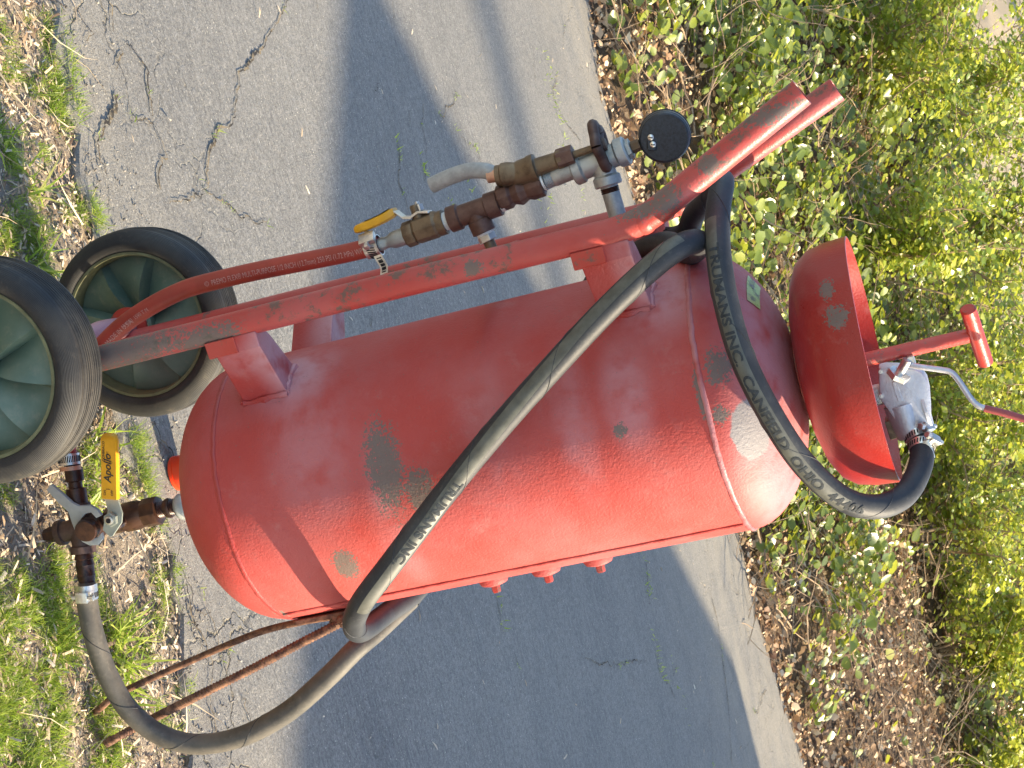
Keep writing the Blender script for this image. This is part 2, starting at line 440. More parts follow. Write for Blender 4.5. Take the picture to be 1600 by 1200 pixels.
def open_pipe(mb, pts, r, wall=.003, segs=24, depth=.08):
    """a pipe with an open, hollow far end"""
    pts = np.array(pts, float); T, U, V = frames(pts)
    vs = []; fs = []; rings = [(p, T[i], U[i], V[i], r) for i, p in enumerate(pts)]
    e = rings[-1]
    rings.append((e[0], e[1], e[2], e[3], r - wall)); rings.append((e[0] - e[1] * depth, e[1], e[2], e[3], r - wall))
    for (p, t_, u, v, rr) in rings:
        for k in range(segs):
            t = 2 * math.pi * k / segs; vs.append(p + (u * math.cos(t) + v * math.sin(t)) * rr)
    for i in range(len(rings) - 1):
        for k in range(segs):
            k2 = (k + 1) % segs; fs.append((i * segs + k, i * segs + k2, (i + 1) * segs + k2, (i + 1) * segs + k))
    fs.append(tuple(range(segs))[::-1]); fs.append(tuple((len(rings) - 1) * segs + k for k in range(segs)))
    mb.add(vs, fs); return mb


def box(mb, c, ax, ay, az, hx, hy, hz):
    c, ax, ay, az = (np.array(q, float) for q in (c, ax, ay, az))
    vs = [c + ax * hx * i + ay * hy * j + az * hz * k for i in (-1, 1) for j in (-1, 1) for k in (-1, 1)]
    mb.add(vs, [(0, 1, 3, 2), (4, 6, 7, 5), (0, 4, 5, 1), (2, 3, 7, 6), (0, 2, 6, 4), (1, 5, 7, 3)]); return mb


def prism(mb, poly, z0, z1):
    n = len(poly); vs = [(x, y, z0) for x, y in poly] + [(x, y, z1) for x, y in poly]
    fs = [tuple(range(n))[::-1], tuple(range(n, 2 * n))] + [(i, (i + 1) % n, n + (i + 1) % n, n + i) for i in range(n)]
    mb.add(vs, fs); return mb


def text_mesh(txt, size, align='LEFT', spacing=1.0, bold=0.0, cut=.004, shear=0.0):
    cu = bpy.data.curves.new("txt", 'FONT'); cu.body = txt; cu.size = size; cu.align_x = align
    cu.space_character = spacing; cu.offset = bold; cu.resolution_u = 3; cu.shear = shear
    o = bpy.data.objects.new("txt", cu); COL.objects.link(o)
    dg = bpy.context.evaluated_depsgraph_get()
    me = bpy.data.meshes.new_from_object(o.evaluated_get(dg))
    bpy.data.objects.remove(o); bpy.data.curves.remove(cu)
    bm = bmesh.new(); bm.from_mesh(me); bpy.data.meshes.remove(me)
    bmesh.ops.triangulate(bm, faces=bm.faces)
    for _ in range(3):
        es = [e for e in bm.edges if e.calc_length() > cut]
        if not es: break
        bmesh.ops.subdivide_edges(bm, edges=es, cuts=1)
        bmesh.ops.triangulate(bm, faces=bm.faces)
    v = np.array([x.co[:] for x in bm.verts]); f = [tuple(q.index for q in p.verts) for p in bm.faces]
    bm.free(); return v, f


class Path:
    def __init__(s, pts):
        s.p = np.array(pts, float); s.s = np.concatenate([[0], np.cumsum(np.linalg.norm(np.diff(s.p, axis=0), axis=1))])
        T = np.gradient(s.p, axis=0); s.T = T / np.linalg.norm(T, axis=1)[:, None]
    def at(s, a):
        p = np.array([np.interp(a, s.s, s.p[:, i]) for i in range(3)]).T
        t = np.array([np.interp(a, s.s, s.T[:, i]) for i in range(3)]).T
        return p, t / np.linalg.norm(t, axis=-1, keepdims=True)
    def near(s, P):
        i = int(np.argmin(np.linalg.norm(s.p - np.array(P), axis=1))); return s.s[i]
    def place(s, a, th, r, view, flip=1):
        """points on the tube's skin: a along, th round from the side that faces `view`"""
        p, t = s.at(a)
        w_ = np.array(view)[None] - p if np.array(view).ndim == 1 else view
        n = w_ - t * np.sum(w_ * t, 1)[:, None]; n /= np.linalg.norm(n, axis=1)[:, None]
        b = np.cross(n, t) * flip
        return p + (n * np.cos(th)[:, None] + b * np.sin(th)[:, None]) * r


def wrap_text(path, txt, size, a0, r, view, th0=0.0, direction=1, flip=1, bold=.0, spacing=1.0, name="lettering", mat=None, parent=None, xs=1.0, shear=0):
    v, f = text_mesh(txt, size, spacing=spacing, bold=bold, cut=size * .3, shear=shear)
    a = a0 + direction * v[:, 0] * xs
    th = th0 + flip * (v[:, 1] - size * .35) / r
    P = path.place(a, th, r + .0006, view)
    me = bpy.data.meshes.new(name); me.from_pydata([tuple(p) for p in P], [], f)
    return link(name, me, mat, parent, True)


def flat_text(txt, size, o, dx, dy, name, mat, parent, bold=0.0, shear=0.0, spacing=1.0):
    v, f = text_mesh(txt, size, bold=bold, shear=shear, cut=1.0, spacing=spacing)
    o, dx, dy = (np.array(q, float) for q in (o, dx, dy))
    P = [tuple(o + dx * a[0] + dy * a[1]) for a in v]
    me = bpy.data.meshes.new(name); me.from_pydata(P, [], f)
    return link(name, me, mat, parent)


def thing(name, label, cat, loc=(0, 0, 0), group=None):
    o = bpy.data.objects.new(name, None); COL.objects.link(o); o.empty_display_size = .1
    o.location = loc; o["label"] = label; o["category"] = cat
    if group: o["group"] = group
    return o


def scatter(name, tv, tf, pos, rot, sc, mat, rnd=None, label=None, parent=None, kind="stuff", cat=None):
    """one mesh of many copies of a small template"""
    tv = np.array(tv, float); tf = np.array(tf, int); n = len(pos)
    if np.ndim(sc) == 1: sc = np.repeat(np.array(sc)[:, None], 3, 1)
    V = np.einsum('nij,nkj->nki', rot, tv[None] * sc[:, None, :]) + pos[:, None, :]
    F = tf[None] + (np.arange(n) * len(tv))[:, None, None]
    me = bpy.data.meshes.new(name)
    V = V.reshape(-1, 3); F = F.reshape(-1, 3)
    me.vertices.add(len(V)); me.vertices.foreach_set("co", V.ravel())
    me.loops.add(F.size); me.loops.foreach_set("vertex_index", F.ravel().astype(np.int32))
    me.polygons.add(len(F)); me.polygons.foreach_set("loop_start", np.arange(0, F.size, 3, dtype=np.int32))
    me.polygons.foreach_set("loop_total", np.full(len(F), 3, dtype=np.int32))
    me.update(calc_edges=True)
    if rnd is None: rnd = rng.random(n)
    at = me.attributes.new("rnd", 'FLOAT', 'POINT'); at.data.foreach_set("value", np.repeat(rnd, len(tv)).astype(np.float32))
    o = link(name, me, mat, parent, False, label, kind)
    return o


def rots(n, tilt=.5, lean=(0, 0), yaw=None):
    """random orientation: leaf length along local y, normal local z"""
    yaw = rng.random(n) * 2 * math.pi if yaw is None else yaw
    nz = np.stack([rng.normal(lean[0], tilt, n), rng.normal(lean[1], tilt, n), np.ones(n)], 1)
    nz /= np.linalg.norm(nz, axis=1)[:, None]
    a = np.stack([np.cos(yaw), np.sin(yaw), np.zeros(n)], 1)
    y = a - nz * np.sum(a * nz, 1)[:, None]; y /= np.linalg.norm(y, axis=1)[:, None]
    x = np.cross(y, nz)
    return np.stack([x, y, nz], 2)


LEAF_V = [(0, 0, 0), (.26, .30, .05), (.30, .62, .03), (0, 1.0, -.10), (-.30, .62, .03), (-.26, .30, .05), (0, .33, -.02), (0, .66, -.03)]
LEAF_F = [(0, 1, 6), (1, 2, 7), (1, 7, 6), (2, 3, 7), (7, 3, 4), (6, 7, 4), (6, 4, 5), (0, 6, 5)]
OVAL_V = [(0, 0, 0), (.30, .22, .07), (.37, .58, .06), (.16, .92, .0), (0, 1.0, -.04), (-.16, .92, .0), (-.37, .58, .06), (-.30, .22, .07), (0, .5, -.02)]
OVAL_F = [(0, 1, 8), (1, 2, 8), (2, 3, 8), (3, 4, 8), (4, 5, 8), (5, 6, 8), (6, 7, 8), (7, 0, 8)]
DEAD_V = [(0, 0, 0), (.24, .25, .10), (.30, .6, -.04), (0, 1, .12), (-.28, .65, .08), (-.30, .3, -.05), (0, .5, 0)]
DEAD_F = [(0, 1, 6), (1, 2, 6), (2, 3, 6), (3, 4, 6), (4, 5, 6), (5, 0, 6)]
BLADE_V = [(-.035, 0, 0), (.035, 0, 0), (-.028, .10, .45), (.028, .10, .45), (-.012, .32, .82), (.012, .32, .82), (0, .60, 1.0)]
BLADE_F = [(0, 1, 3), (0, 3, 2), (2, 3, 5), (2, 5, 4), (4, 5, 6)]
CHIP_V = [(-.15, 0, 0), (.12, .04, .06), (.15, .95, .03), (-.10, 1, 0), (0, .5, .14)]
CHIP_F = [(0, 1, 4), (1, 2, 4), (2, 3, 4), (3, 0, 4)]
t_ = (1 + 5 ** .5) / 2
ICO_V = np.array([(-1, t_, 0), (1, t_, 0), (-1, -t_, 0), (1, -t_, 0), (0, -1, t_), (0, 1, t_), (0, -1, -t_), (0, 1, -t_), (t_, 0, -1), (t_, 0, 1), (-t_, 0, -1), (-t_, 0, 1)]) / 2
ICO_F = [(0, 11, 5), (0, 5, 1), (0, 1, 7), (0, 7, 10), (0, 10, 11), (1, 5, 9), (5, 11, 4), (11, 10, 2), (10, 7, 6), (7, 1, 8), (3, 9, 4), (3, 4, 2), (3, 2, 6), (3, 6, 8), (3, 8, 9), (4, 9, 5), (2, 4, 11), (6, 2, 10), (8, 6, 7), (9, 8, 1)]

# ------------------------------------------------------------------ ground: asphalt drive, verge, bank
NEAR = [(-60, .95), (-8, .80), (-3, .72), (-1.6, .60), (-.82, .53), (-.65, .48), (-.45, .43), (-.30, .38), (-.14, .34), (0, .34), (.12, .37), (.24, .33), (.35, .29), (.45, .25), (.8, .2), (1.6, .1), (4, -.2), (60, -6)]
FARE = [(-60, 4.0), (-6, 5.5), (-1.5, 5.75), (-1.07, 5.68), (-.62, 5.38), (-.08, 5.60), (.5, 5.85), (1.1, 5.95), (1.69, 6.16), (2.0, 6.10), (3.0, 6.45), (4.5, 6.8), (10, 8), (60, 18)]
def near_y(x): return np.interp(x, [a for a, b in NEAR], [b for a, b in NEAR])
def far_y(x): return np.interp(x, [a for a, b in FARE], [b for a, b in FARE])
def hills(x, y, s=1.0, seed=0.0):
    return (np.sin(x * 1.9 * s + seed) * np.cos(y * 2.3 * s + 1.3 * seed) + .5 * np.sin(x * 4.7 * s + y * 3.1 * s + seed) + .25 * np.cos(x * 9.1 * s - y * 8.3 * s)) / 1.75
def bank_z(x, y):
    d = np.maximum(y - far_y(x), 0)
    z = .05 * np.minimum(d, .3) / .3 + .24 * np.minimum(np.maximum(d - .1, 0), 16) + .1 * np.maximum(d - 16, 0).clip(0, 60)
    return z + hills(x, y, 1.0, .7) * .06 * np.minimum(d / .6, 1) + hills(x, y, 4.0, 2.0) * .02 * np.minimum(d / .3, 1)
def verge_z(x, y):
    d = np.maximum(near_y(x) - y, 0)
    return -.012 - .02 * np.minimum(d, 1) + hills(x, y, 7, .3) * .010 * np.minimum(d / .1, 1) + hills(x, y, 23, 1.3) * .005


def grid(name, xs, ys, zf, mat, kind="structure", label=None):
    X, Yy = np.meshgrid(xs, ys, indexing='ij'); Z = zf(X, Yy)
    v = np.stack([X, Yy, Z], -1).reshape(-1, 3); nx, ny = len(xs), len(ys)
    i = np.arange(nx - 1)[:, None] * ny + np.arange(ny - 1)[None]
    f = np.stack([i, i + ny, i + ny + 1, i + 1], -1).reshape(-1, 4)
    me = bpy.data.meshes.new(name); me.from_pydata(v.tolist(), [], f.tolist()); me.update()
    return link(name, me, mat, None, True, label, kind)


def graded(a, b, c, d, fine, coarse):
    """a..d coarse, b..c fine"""
    return np.concatenate([np.linspace(a, b, coarse)[:-1], np.linspace(b, c, fine), np.linspace(c, d, coarse)[1:]])

grid("ground", graded(-300, -40, 40, 300, 9, 7), graded(-300, -40, 40, 300, 9, 7), lambda x, y: np.full_like(x, -.35), M['soil'])
grid("verge", graded(-60, -1.6, 1.8, 60, 200, 24), graded(-60, -1.2, .6, 1.3, 110, 14), verge_z, M['soil'])

# asphalt slab: irregular broken near edge with a real thickness
xs = np.unique(np.concatenate([np.linspace(-60, -4, 20), np.linspace(-4, 6, 420), np.linspace(6, 60, 20)]))
jag = rng.normal(0, 1, len(xs)); jag = np.convolve(jag, [.25, .5, .25], 'same') * .016 + hills(xs, xs * 0, 6) * .022
jag2 = np.convolve(rng.normal(0, 1, len(xs)), [.3, .4, .3], 'same') * .03
va = []; fa = []
rows = []
for i, x in enumerate(xs):
    y0 = near_y(x) + jag[i]; y1 = far_y(x) + jag2[i]
    rows.append([(x, y0 - .004, -.05), (x, y0, -.006), (x, y0 + .006, 0), (x, y0 + .5, .002), (x, (y0 + y1) / 2, .004), (x, y1 - .5, .002), (x, y1 - .03, 0), (x, y1, -.03)])
nr = len(rows[0])
va = [p for r in rows for p in r]
fa = [(i * nr + j, (i + 1) * nr + j, (i + 1) * nr + j + 1, i * nr + j + 1) for i in range(len(xs) - 1) for j in range(nr - 1)]
me = bpy.data.meshes.new("asphalt_driveway"); me.from_pydata(va, [], fa); me.update()
link("asphalt_driveway", me, M['asphalt'], None, False, None, "structure")


def cracks():
    mb = MB(); wb = []
    C = [  # surveyed crack lines (picture points on the drive) and width in m
        ([(448, 0), (430, 38), (405, 72), (388, 95), (372, 120), (366, 150), (362, 185), (345, 200), (332, 225), (322, 260), (316, 300)], .010),
        ([(316, 300), (280, 312), (258, 318)], .008), ([(316, 300), (345, 320), (370, 335), (402, 358), (418, 352)], .005),
        ([(165, 0), (172, 28), (176, 50)], .010), ([(183, 66), (182, 85), (178, 104)], .006), ([(190, 68), (208, 86), (226, 106), (230, 140), (234, 168), (230, 176)], .009),
        ([(184, 150), (172, 168), (158, 200), (148, 228), (150, 250), (160, 280)], .013), ([(200, 175), (222, 186), (236, 200), (250, 225), (256, 245), (248, 270), (250, 300)], .009),
        ([(112, 5), (125, 35), (138, 58), (128, 68)], .005), ([(610, 0), (612, 30)], .004), ([(490, 0), (494, 18)], .006),
        ([(620, 225), (622, 262), (620, 285), (628, 310), (640, 345)], .006), ([(660, 168), (658, 200), (664, 235), (662, 290)], .005), ([(590, 130), (585, 160)], .004),
        ([(700, 125), (712, 150), (684, 182)], .005), ([(710, 200), (726, 226), (742, 232), (750, 262)], .004), ([(640, 175), (636, 192)], .004),
        ([(1008, 875), (1010, 905), (1013, 950)], .005), ([(1025, 1015), (1028, 1050), (1045, 1070), (1055, 1100)], .005), ([(905, 1028), (945, 1040), (985, 1035), (1010, 1034)], .005),
        ([(770, 925), (782, 965), (784, 1000)], .004), ([(800, 1020), (812, 1060), (808, 1100)], .003), ([(865, 1010), (870, 1080)], .004),
        ([(1108, 925), (1118, 965), (1124, 1000), (1136, 1100), (1142, 1200)], .012), ([(1105, 1110), (1110, 1160), (1112, 1200)], .006), ([(1196, 1078), (1184, 1108), (1176, 1112)], .008),
        ([(290, 920), (292, 950), (310, 990), (325, 1020), (322, 1060), (330, 1120), (332, 1160)], .009), ([(318, 905), (322, 945), (330, 990), (352, 1050), (345, 1070)], .006),
        ([(285, 985), (300, 975), (318, 962), (326, 950)], .005), ([(355, 1020), (352, 1060)], .004), ([(232, 655), (258, 700), (276, 728)], .006), ([(370, 1080), (385, 1110), (395, 1150)], .005),
        ([(280, 955), (262, 1000), (300, 1050)], .006), ([(480, 440), (500, 480), (505, 530), (540, 560)], .003), ([(560, 430), (575, 480), (578, 520)], .006), ([(640, 480), (655, 505), (700, 520)], .003),
        ([(830, 55), (832, 90), (835, 130)], .003), ([(870, 110), (862, 150), (880, 190), (905, 220), (915, 300)], .006), ([(880, 30), (878, 80)], .004), ([(760, 440), (790, 425)], .003), ([(1060, 1010), (1050, 1060)], .004),
    ]
    for pts, wd in C:
        P = [G(a, b)[:2] for a, b in pts]
        Q = []
        for i in range(len(P) - 1):
            L = np.linalg.norm(P[i + 1] - P[i]); n = max(2, int(L / .007))
            for k in range(n): Q.append(P[i] + (P[i + 1] - P[i]) * k / n)
        Q.append(P[-1]); Q = np.array(Q)
        w_ = np.convolve(rng.normal(0, 1, len(Q) + 4), np.ones(5) / 5, 'valid')[:len(Q)] * .012
        w2 = np.convolve(rng.normal(0, 1, len(Q) + 4), np.ones(5) / 5, 'valid')[:len(Q)] * .012
        Q = Q + np.stack([w_, w2], 1) + rng.normal(0, .0016, Q.shape)
        T = np.gradient(Q, axis=0); T /= np.linalg.norm(T, axis=1)[:, None] + 1e-9; Nn = np.stack([-T[:, 1], T[:, 0]], 1)
        ww = wd * .27 * (.45 + rng.random(len(Q)) ** 1.5 * .9) * (1 + .45 * np.sin(np.arange(len(Q)) * .11 + rng.random() * 6)) * np.interp(np.linspace(0, 1, len(Q)), [0, .06, .94, 1], [.15, 1, 1, .15])
        A = Q + Nn * ww[:, None]; B = Q - Nn * ww[:, None]
        vs = [(a[0], a[1], .0055) for a in A] + [(b[0], b[1], .0055) for b in B]; n = len(Q)
        mb.add(vs, [(i, i + 1, n + i + 1, n + i) for i in range(n - 1)])
        wb.append(Q)
    mb.build("cracks", M['crack'], None, smooth=False, kind="structure")
    return np.concatenate(wb)
CR_PTS = cracks()

yb = np.concatenate([np.linspace(0, .6, 12)[:-1], np.linspace(.6, 9, 70)[:-1], np.linspace(9, 80, 20)])
xb = graded(-80, -5, 8, 90, 120, 14)
Xb = np.repeat(xb[:, None], len(yb), 1); Yb = far_y(Xb) - .05 + yb[None]
v = np.stack([Xb, Yb, bank_z(Xb, Yb) - .012], -1).reshape(-1, 3); ny = len(yb)
ii = np.arange(len(xb) - 1)[:, None] * ny + np.arange(ny - 1)[None]
me = bpy.data.meshes.new("bank"); me.from_pydata(v.tolist(), [], np.stack([ii, ii + ny, ii + ny + 1, ii + 1], -1).reshape(-1, 4).tolist()); me.update()
link("bank", me, M['litter'], None, True, None, "structure")

# ------------------------------------------------------------------ the sandblasting pot on its cart
CART = thing("sandblasting_cart", "red sandblasting pot on two green wheels, black hose wound round it", "sandblaster")
RX, RY, RR = -.239, .154, .0170
TR = .18; ZB, ZT = .383, 1.021

# tank with knuckle and heads
prof = []
for k in range(0, 15):
    a = math.pi / 2 * k / 14; prof.append((ZB - .112 * math.cos(a), TR * math.sin(a)))
prof += [(ZB + .004, TR)]
for z in np.linspace(ZB + .05, ZT - .05, 12): prof.append((z, TR))
prof += [(ZT - .004, TR)]
for k in range(0, 15):
    a = math.pi / 2 * (1 - k / 14); prof.append((ZT + .100 * math.cos(a), TR * math.sin(a)))
tank = lathe(MB(), prof, (0, 0, 0), (0, 0, 1), 96).build("tank", M['tank'], CART, angle=60)
for zz, nm in ((ZB, 0), (ZT, 1)):
    mb = MB(); segs = 180; vs = []; fs = []
    for k in range(segs):
        a = 2 * math.pi * k / segs; dz = .0012 * math.sin(a * 7) + rng.normal(0, .0006); b = (.0022 if nm == 0 else .0026) + rng.normal(0, .0003)
        for q in range(6):
            t = math.pi * q / 5
            r = TR - .0005 + b * math.sin(t); z = zz + dz * .5 + .0036 * math.cos(t)
            vs.append((r * math.cos(a), r * math.sin(a), z))
    for k in range(segs):
        for q in range(5): fs.append((k * 6 + q, ((k + 1) % segs) * 6 + q, ((k + 1) % segs) * 6 + q + 1, k * 6 + q + 1))
    mb.add(vs, fs); mb.build("weld_ring", M['seam'], tank)
# the long seam down the side
an = rad(-31.5); zs = np.linspace(ZB + .004, ZT - .004, 60)
mb = MB(); tube(mb, [((TR + .0006 + rng.normal(0, .0003)) * math.cos(an + rng.normal(0, .002)), (TR + .0006) * math.sin(an + rng.normal(0, .002)), z) for z in zs], .0022, 8)
mb.build("long_weld", M['tank'], tank)
# three capped ports on the side
for z in (.655, .730, .803):
    f_ = MB(); lathe(f_, [(.172, .021), (.184, .0205), (.189, .018), (.191, .012)], (0, 0, z), (1, 0, 0), 28)
    po = f_.build("port", M['tank'], tank)
    lathe(MB(), [(.189, .0062), (.200, .0062), (.202, .0055)], (0, 0, z), (1, 0, 0), 6).build("plug", M['redpart'], po, angle=20)
# yellow sticker on the crown of the tank: rows of the head surface
def head(ang, s):        # s 0..1 from shoulder to apex
    a = math.pi / 2 * (1 - s); r = (TR + .0008) * math.sin(a); return (r * math.cos(ang), r * math.sin(ang), ZT + (.100 + .0008) * math.cos(a))
mb = MB(); nA, nB = 16, 8
a0, a1, s0, s1 = rad(184), rad(214), .44, .54
mb.add([head(a0 + (a1 - a0) * i / nA, s0 + (s1 - s0) * j / nB) for i in range(nA + 1) for j in range(nB + 1)],
       [(i * (nB + 1) + j, (i + 1) * (nB + 1) + j, (i + 1) * (nB + 1) + j + 1, i * (nB + 1) + j + 1) for i in range(nA) for j in range(nB)])
stk = mb.build("sticker", M['sticker'], tank)
v, f = text_mesh("F I FI", .022, bold=.0006, cut=.006)
P = []
for q in v:
    u_ = q[0] / .085; w_ = .15 + q[1] / .03 * .8
    h = head(a0 + (a1 - a0) * (.03 + .9 * u_), s1 - (s1 - s0) * (.95 - w_ * .9)); n_ = np.array([h[0], h[1], h[2] - ZT]); n_ /= np.linalg.norm(n_); P.append(tuple(np.array(h) + n_ * .0006))
me = bpy.data.meshes.new("sticker_letters"); me.from_pydata(P, [], f); link("sticker_letters", me, simple("grey_letter", (.24, .22, .22), .6), stk)

# rails and handles
def rail_pts(y):
    lo = [(RX - .001, y, .125), (RX, y, .30), (RX, y, .6), (RX + .001, y, .93)]
    p = spline(lo, 6).tolist()
    end = np.array([-.341, y, 1.211]) if y < 0 else np.array([-.337, y, 1.236]); st = np.array([RX - .012, y, 1.018])
    b = [(RX + .001, y, .955), (RX - .001, y, .98), (RX - .006, y, 1.002), tuple(st)]
    p += b[:]
    for k in range(1, 8): p.append(tuple(st + (end - st) * k / 7))
    return p
for y in (-RY, RY):
    mb = MB(); open_pipe(mb, rail_pts(y), RR, .003, 28)
    rl = mb.build("rail", M['rail'], CART, angle=50)
    # sleeve bead at the crimped bend
    lathe(MB(), [(-.006, .0168), (-.002, .0178), (.003, .0178), (.007, .0168)], (RX - .004, y, .997), (-.25, 0, 1), 24).build("bend_bead", M['rail'], rl)

for z0, z1 in ((.425, .487), (.913, .976)):
    for s in (-1, 1):
        poly = [(-.226, s * .166), (-.206, s * .163), (-.128, s * .112), (-.156, s * .062), (-.216, s * .122), (-.228, s * .140)]
        if s > 0: poly = poly[::-1]
        mb = MB(); prism(mb, poly, z0, z1)
        br = mb.build("bracket", M['bracket'], CART, smooth=False, bevel=.002)
        # the plate lip that carries the pipe, and ragged weld where it meets the tank
        lp_ = [(-.2255, s * .1678), (-.2050, s * .1650), (-.2040, s * .1600), (-.2255, s * .1600)]
        mb = MB(); prism(mb, lp_ if s < 0 else lp_[::-1], z0 - .009, z0 + .032)
        mb.build("plate", M['redpart'], br, smooth=False, bevel=.001)
        mb = MB()
        for (a, b) in (((-.131, s * .115, z0), (-.131, s * .115, z1)), ((-.131, s * .115, z1), (-.160, s * .072, z1)), ((-.131, s * .115, z0), (-.160, s * .072, z0))):
            a = np.array(a); b = np.array(b)
            pp = []
            for t in np.linspace(0, 1, 9):
                q = a + (b - a) * t; r = math.hypot(q[0], q[1]); q[0] *= (TR + .001) / r; q[1] *= (TR + .001) / r; pp.append(q + rng.normal(0, .0008, 3))
            tube(mb, pp, list(.0042 + rng.normal(0, .0008, 9)), 8)
        mb.build("weld_bead", M['bracket'], br)
# two cross bars behind the air line
for z in (.768, .955):
    tube(MB(), [(RX, -RY, z), (RX, RY, z)], .009, 16).build("cross_bar", M['rail'], CART)
tube(MB(), [(RX, -RY, .19), (RX, RY, .19)], .011, 16).build("cross_bar", M['rail'], CART)

# axle and wheels
WX, WZ, WY = -.262, .148, .2275
ax = lathe(MB(), [(-.30, .009), (.30, .009)], (WX, 0, WZ), (0, 1, 0), 20).build("axle", M['redpart'], CART)
tube(MB(), spline([(WX, -.17, WZ), (WX + .001, -.05, WZ + .001), (WX - .003, .05, WZ + .001), (WX - .004, .10, WZ), (WX - .001, .17, WZ)], 6), [.0145, .0145, .0150, .0175, .0165, .0150], 20).build("axle_sleeve", M['sleeve'], ax)
for s in (-1, 1):
    lathe(MB(), [(-.003, .030), (.003, .030)], (WX, s * .168, WZ), (0, 1, 0), 32).build("axle_flange", M['redpart'], ax, bevel=.0008)


def wheel(y):
    root = bpy.data.objects.new("wheel", None); COL.objects.link(root); root.parent = CART
    hw = .034
    # tyre: rounded sidewalls, ribbed tread
    pr = [(-.030, .1080), (-.0360, .1100), (-.0400, .1170), (-.0405, .1250), (-.0370, .1340), (-.0310, .1405), (-.0250, .1435)]
    for k in range(-4, 5):
        c = k * .0052
        pr += [(c - .0022, .1452 - abs(k) * .0004), (c - .0014, .1428 - abs(k) * .0004), (c + .0000, .1428 - abs(k) * .0004), (c + .0012, .1452 - abs(k) * .0004)]
    pr += [(.0250, .1435), (.0310, .1405), (.0370, .1340), (.0405, .1250), (.0400, .1170), (.0360, .1100), (.030, .1080)]
    mb = MB(); lathe(mb, pr, (WX, y, WZ), (0, 1, 0), 96, closed=False); mb.build("tyre", M['tyre'], root, angle=50)
    # rim ring
    rg = MB(); lathe(rg, [(-.0345, .1115), (-.0375, .1105), (-.0375, .1065), (-.026, .1035), (.026, .1035), (.0375, .1065), (.0375, .1105), (.0345, .1115)], (WX, y, WZ), (0, 1, 0), 96, closed=False)
    rg.build("rim_ring", M['rimring'], root, angle=40)
    # turbine web: nine slanted vanes with a step between
    mb = MB(); NV = 8; nr_ = 7
    for side in (-1, 1):
        for k in range(NV):
            A0 = 2 * math.pi * k / NV + .32 * (1 if side > 0 else 1); A1 = A0 + 2 * math.pi / NV
            vs = []; na = 8
            for i in range(na + 1):
                t = [0, .05, .10, .14, .3, .5, .7, .88, 1][i]; a = A0 + (A1 - A0) * t
                # ridge close to one side of the sector
                h = (t / .10 if t < .10 else 1 - (t - .10) / .90)
                for j in range(nr_ + 1):
                    q = j / nr_; r = .022 + (.104 - .022) * q
                    yy = side * (.006 + .034 * h * (0.45 + .55 * math.sin(math.pi * min(1, q * 1.0)) ) * (1 - .35 * q))
                    vs.append((WX + r * math.cos(a), y + yy, WZ + r * math.sin(a)))
            mb.add(vs, [(i * (nr_ + 1) + j, i * (nr_ + 1) + j + 1, (i + 1) * (nr_ + 1) + j + 1, (i + 1) * (nr_ + 1) + j) for i in range(na) for j in range(nr_)])
    mb.build("web", M['rim'], root, angle=25)
    h_ = MB(); lathe(h_, [(-.034, .018), (-.030, .023), (.030, .023), (.034, .018)], (WX, y, WZ), (0, 1, 0), 24); h_.build("hub", M['rim'], root)
    return root
wheel(-WY); wheel(WY)

# rusty U shaped stand at the front
A = [Y(532, 962, -.045), Y(470, 972, .0), Y(400, 990, .03), Y(300, 1032, .05), G(190, 1082, .045), G(160, 1104, .012), G(140, 1122, -.05)]
B_ = [Y(534, 972, -.065), Y(470, 1005, -.05), Y(400, 1042, -.035), Y(300, 1092, -.02), G(225, 1130, .045), G(178, 1155, .012), G(155, 1168, -.05)]
st_root = bpy.data.objects.new("stand", None); COL.objects.link(st_root); st_root.parent = CART
tube(MB(), spline(A, 8), .0050, 12).build("rod", M['rust'], st_root)
pB = spline(B_, 8); mb = MB(); tube(mb, pB, .0054, 12)
# thread ridges on the threaded rod
PB = Path(pB)
for a in np.arange(.01, PB.s[-1] - .005, .006):
    p, t = PB.at(np.array([a])); lathe(mb, [(-.0012, .0054), (0, .0068), (.0012, .0054)], p[0], t[0], 10, closed=False)
mb.build("threaded_rod", M['rust'], st_root)
tube(MB(), spline([G(140, 1122, -.05), G(134, 1135, -.055), G(142, 1155, -.055), G(155, 1168, -.05)], 8), .0058, 12).build("foot", M['rust'], st_root)
# angle iron joint welded to the tank
box(MB(), Y(508, 962, -.055), (0, 0, 1), (1, 0, 0), (0, 1, 0), .040, .0035, .012).build("joint_plate", M['rust'], st_root, smooth=False, bevel=.001)
mb = MB()
for q in range(9):
    c = Y(520 + q * 2, 966 + (q % 3) * 4, -.055 - .002 * q); k = .004 + rng.random() * .004
    lathe(mb, [(-k, k * .5), (0, k), (k, k * .5)], c, rng.normal(0, 1, 3), 8)
mb.build("weld_lump", M['rust'], st_root)

# ------------------------------------------------------------------ bowl on the tank's crown
DZ = 1.121
bp = [(0, .001), (.0005, .05), (.004, .088), (.012, .118), (.024, .139), (.040, .1505), (.062, .1555), (.091, .1575)]
inn = [(z + .0025, max(r - .003, .001)) for z, r in bp[::-1]]
inn[0] = (.0915, .1548)
mb = MB(); lathe(mb, [(z + DZ, r) for z, r in bp] + [(z + DZ, r) for z, r in inn], (0, 0, 0), (0, 0, 1), 96, closed=False)
bowl = mb.build("bowl", M['dish'], CART, angle=60)
tube(MB(), [(0, 0, 1.11), (0, 0, 1.13)], .04, 24).build("bowl_seat", M['redpart'], bowl)
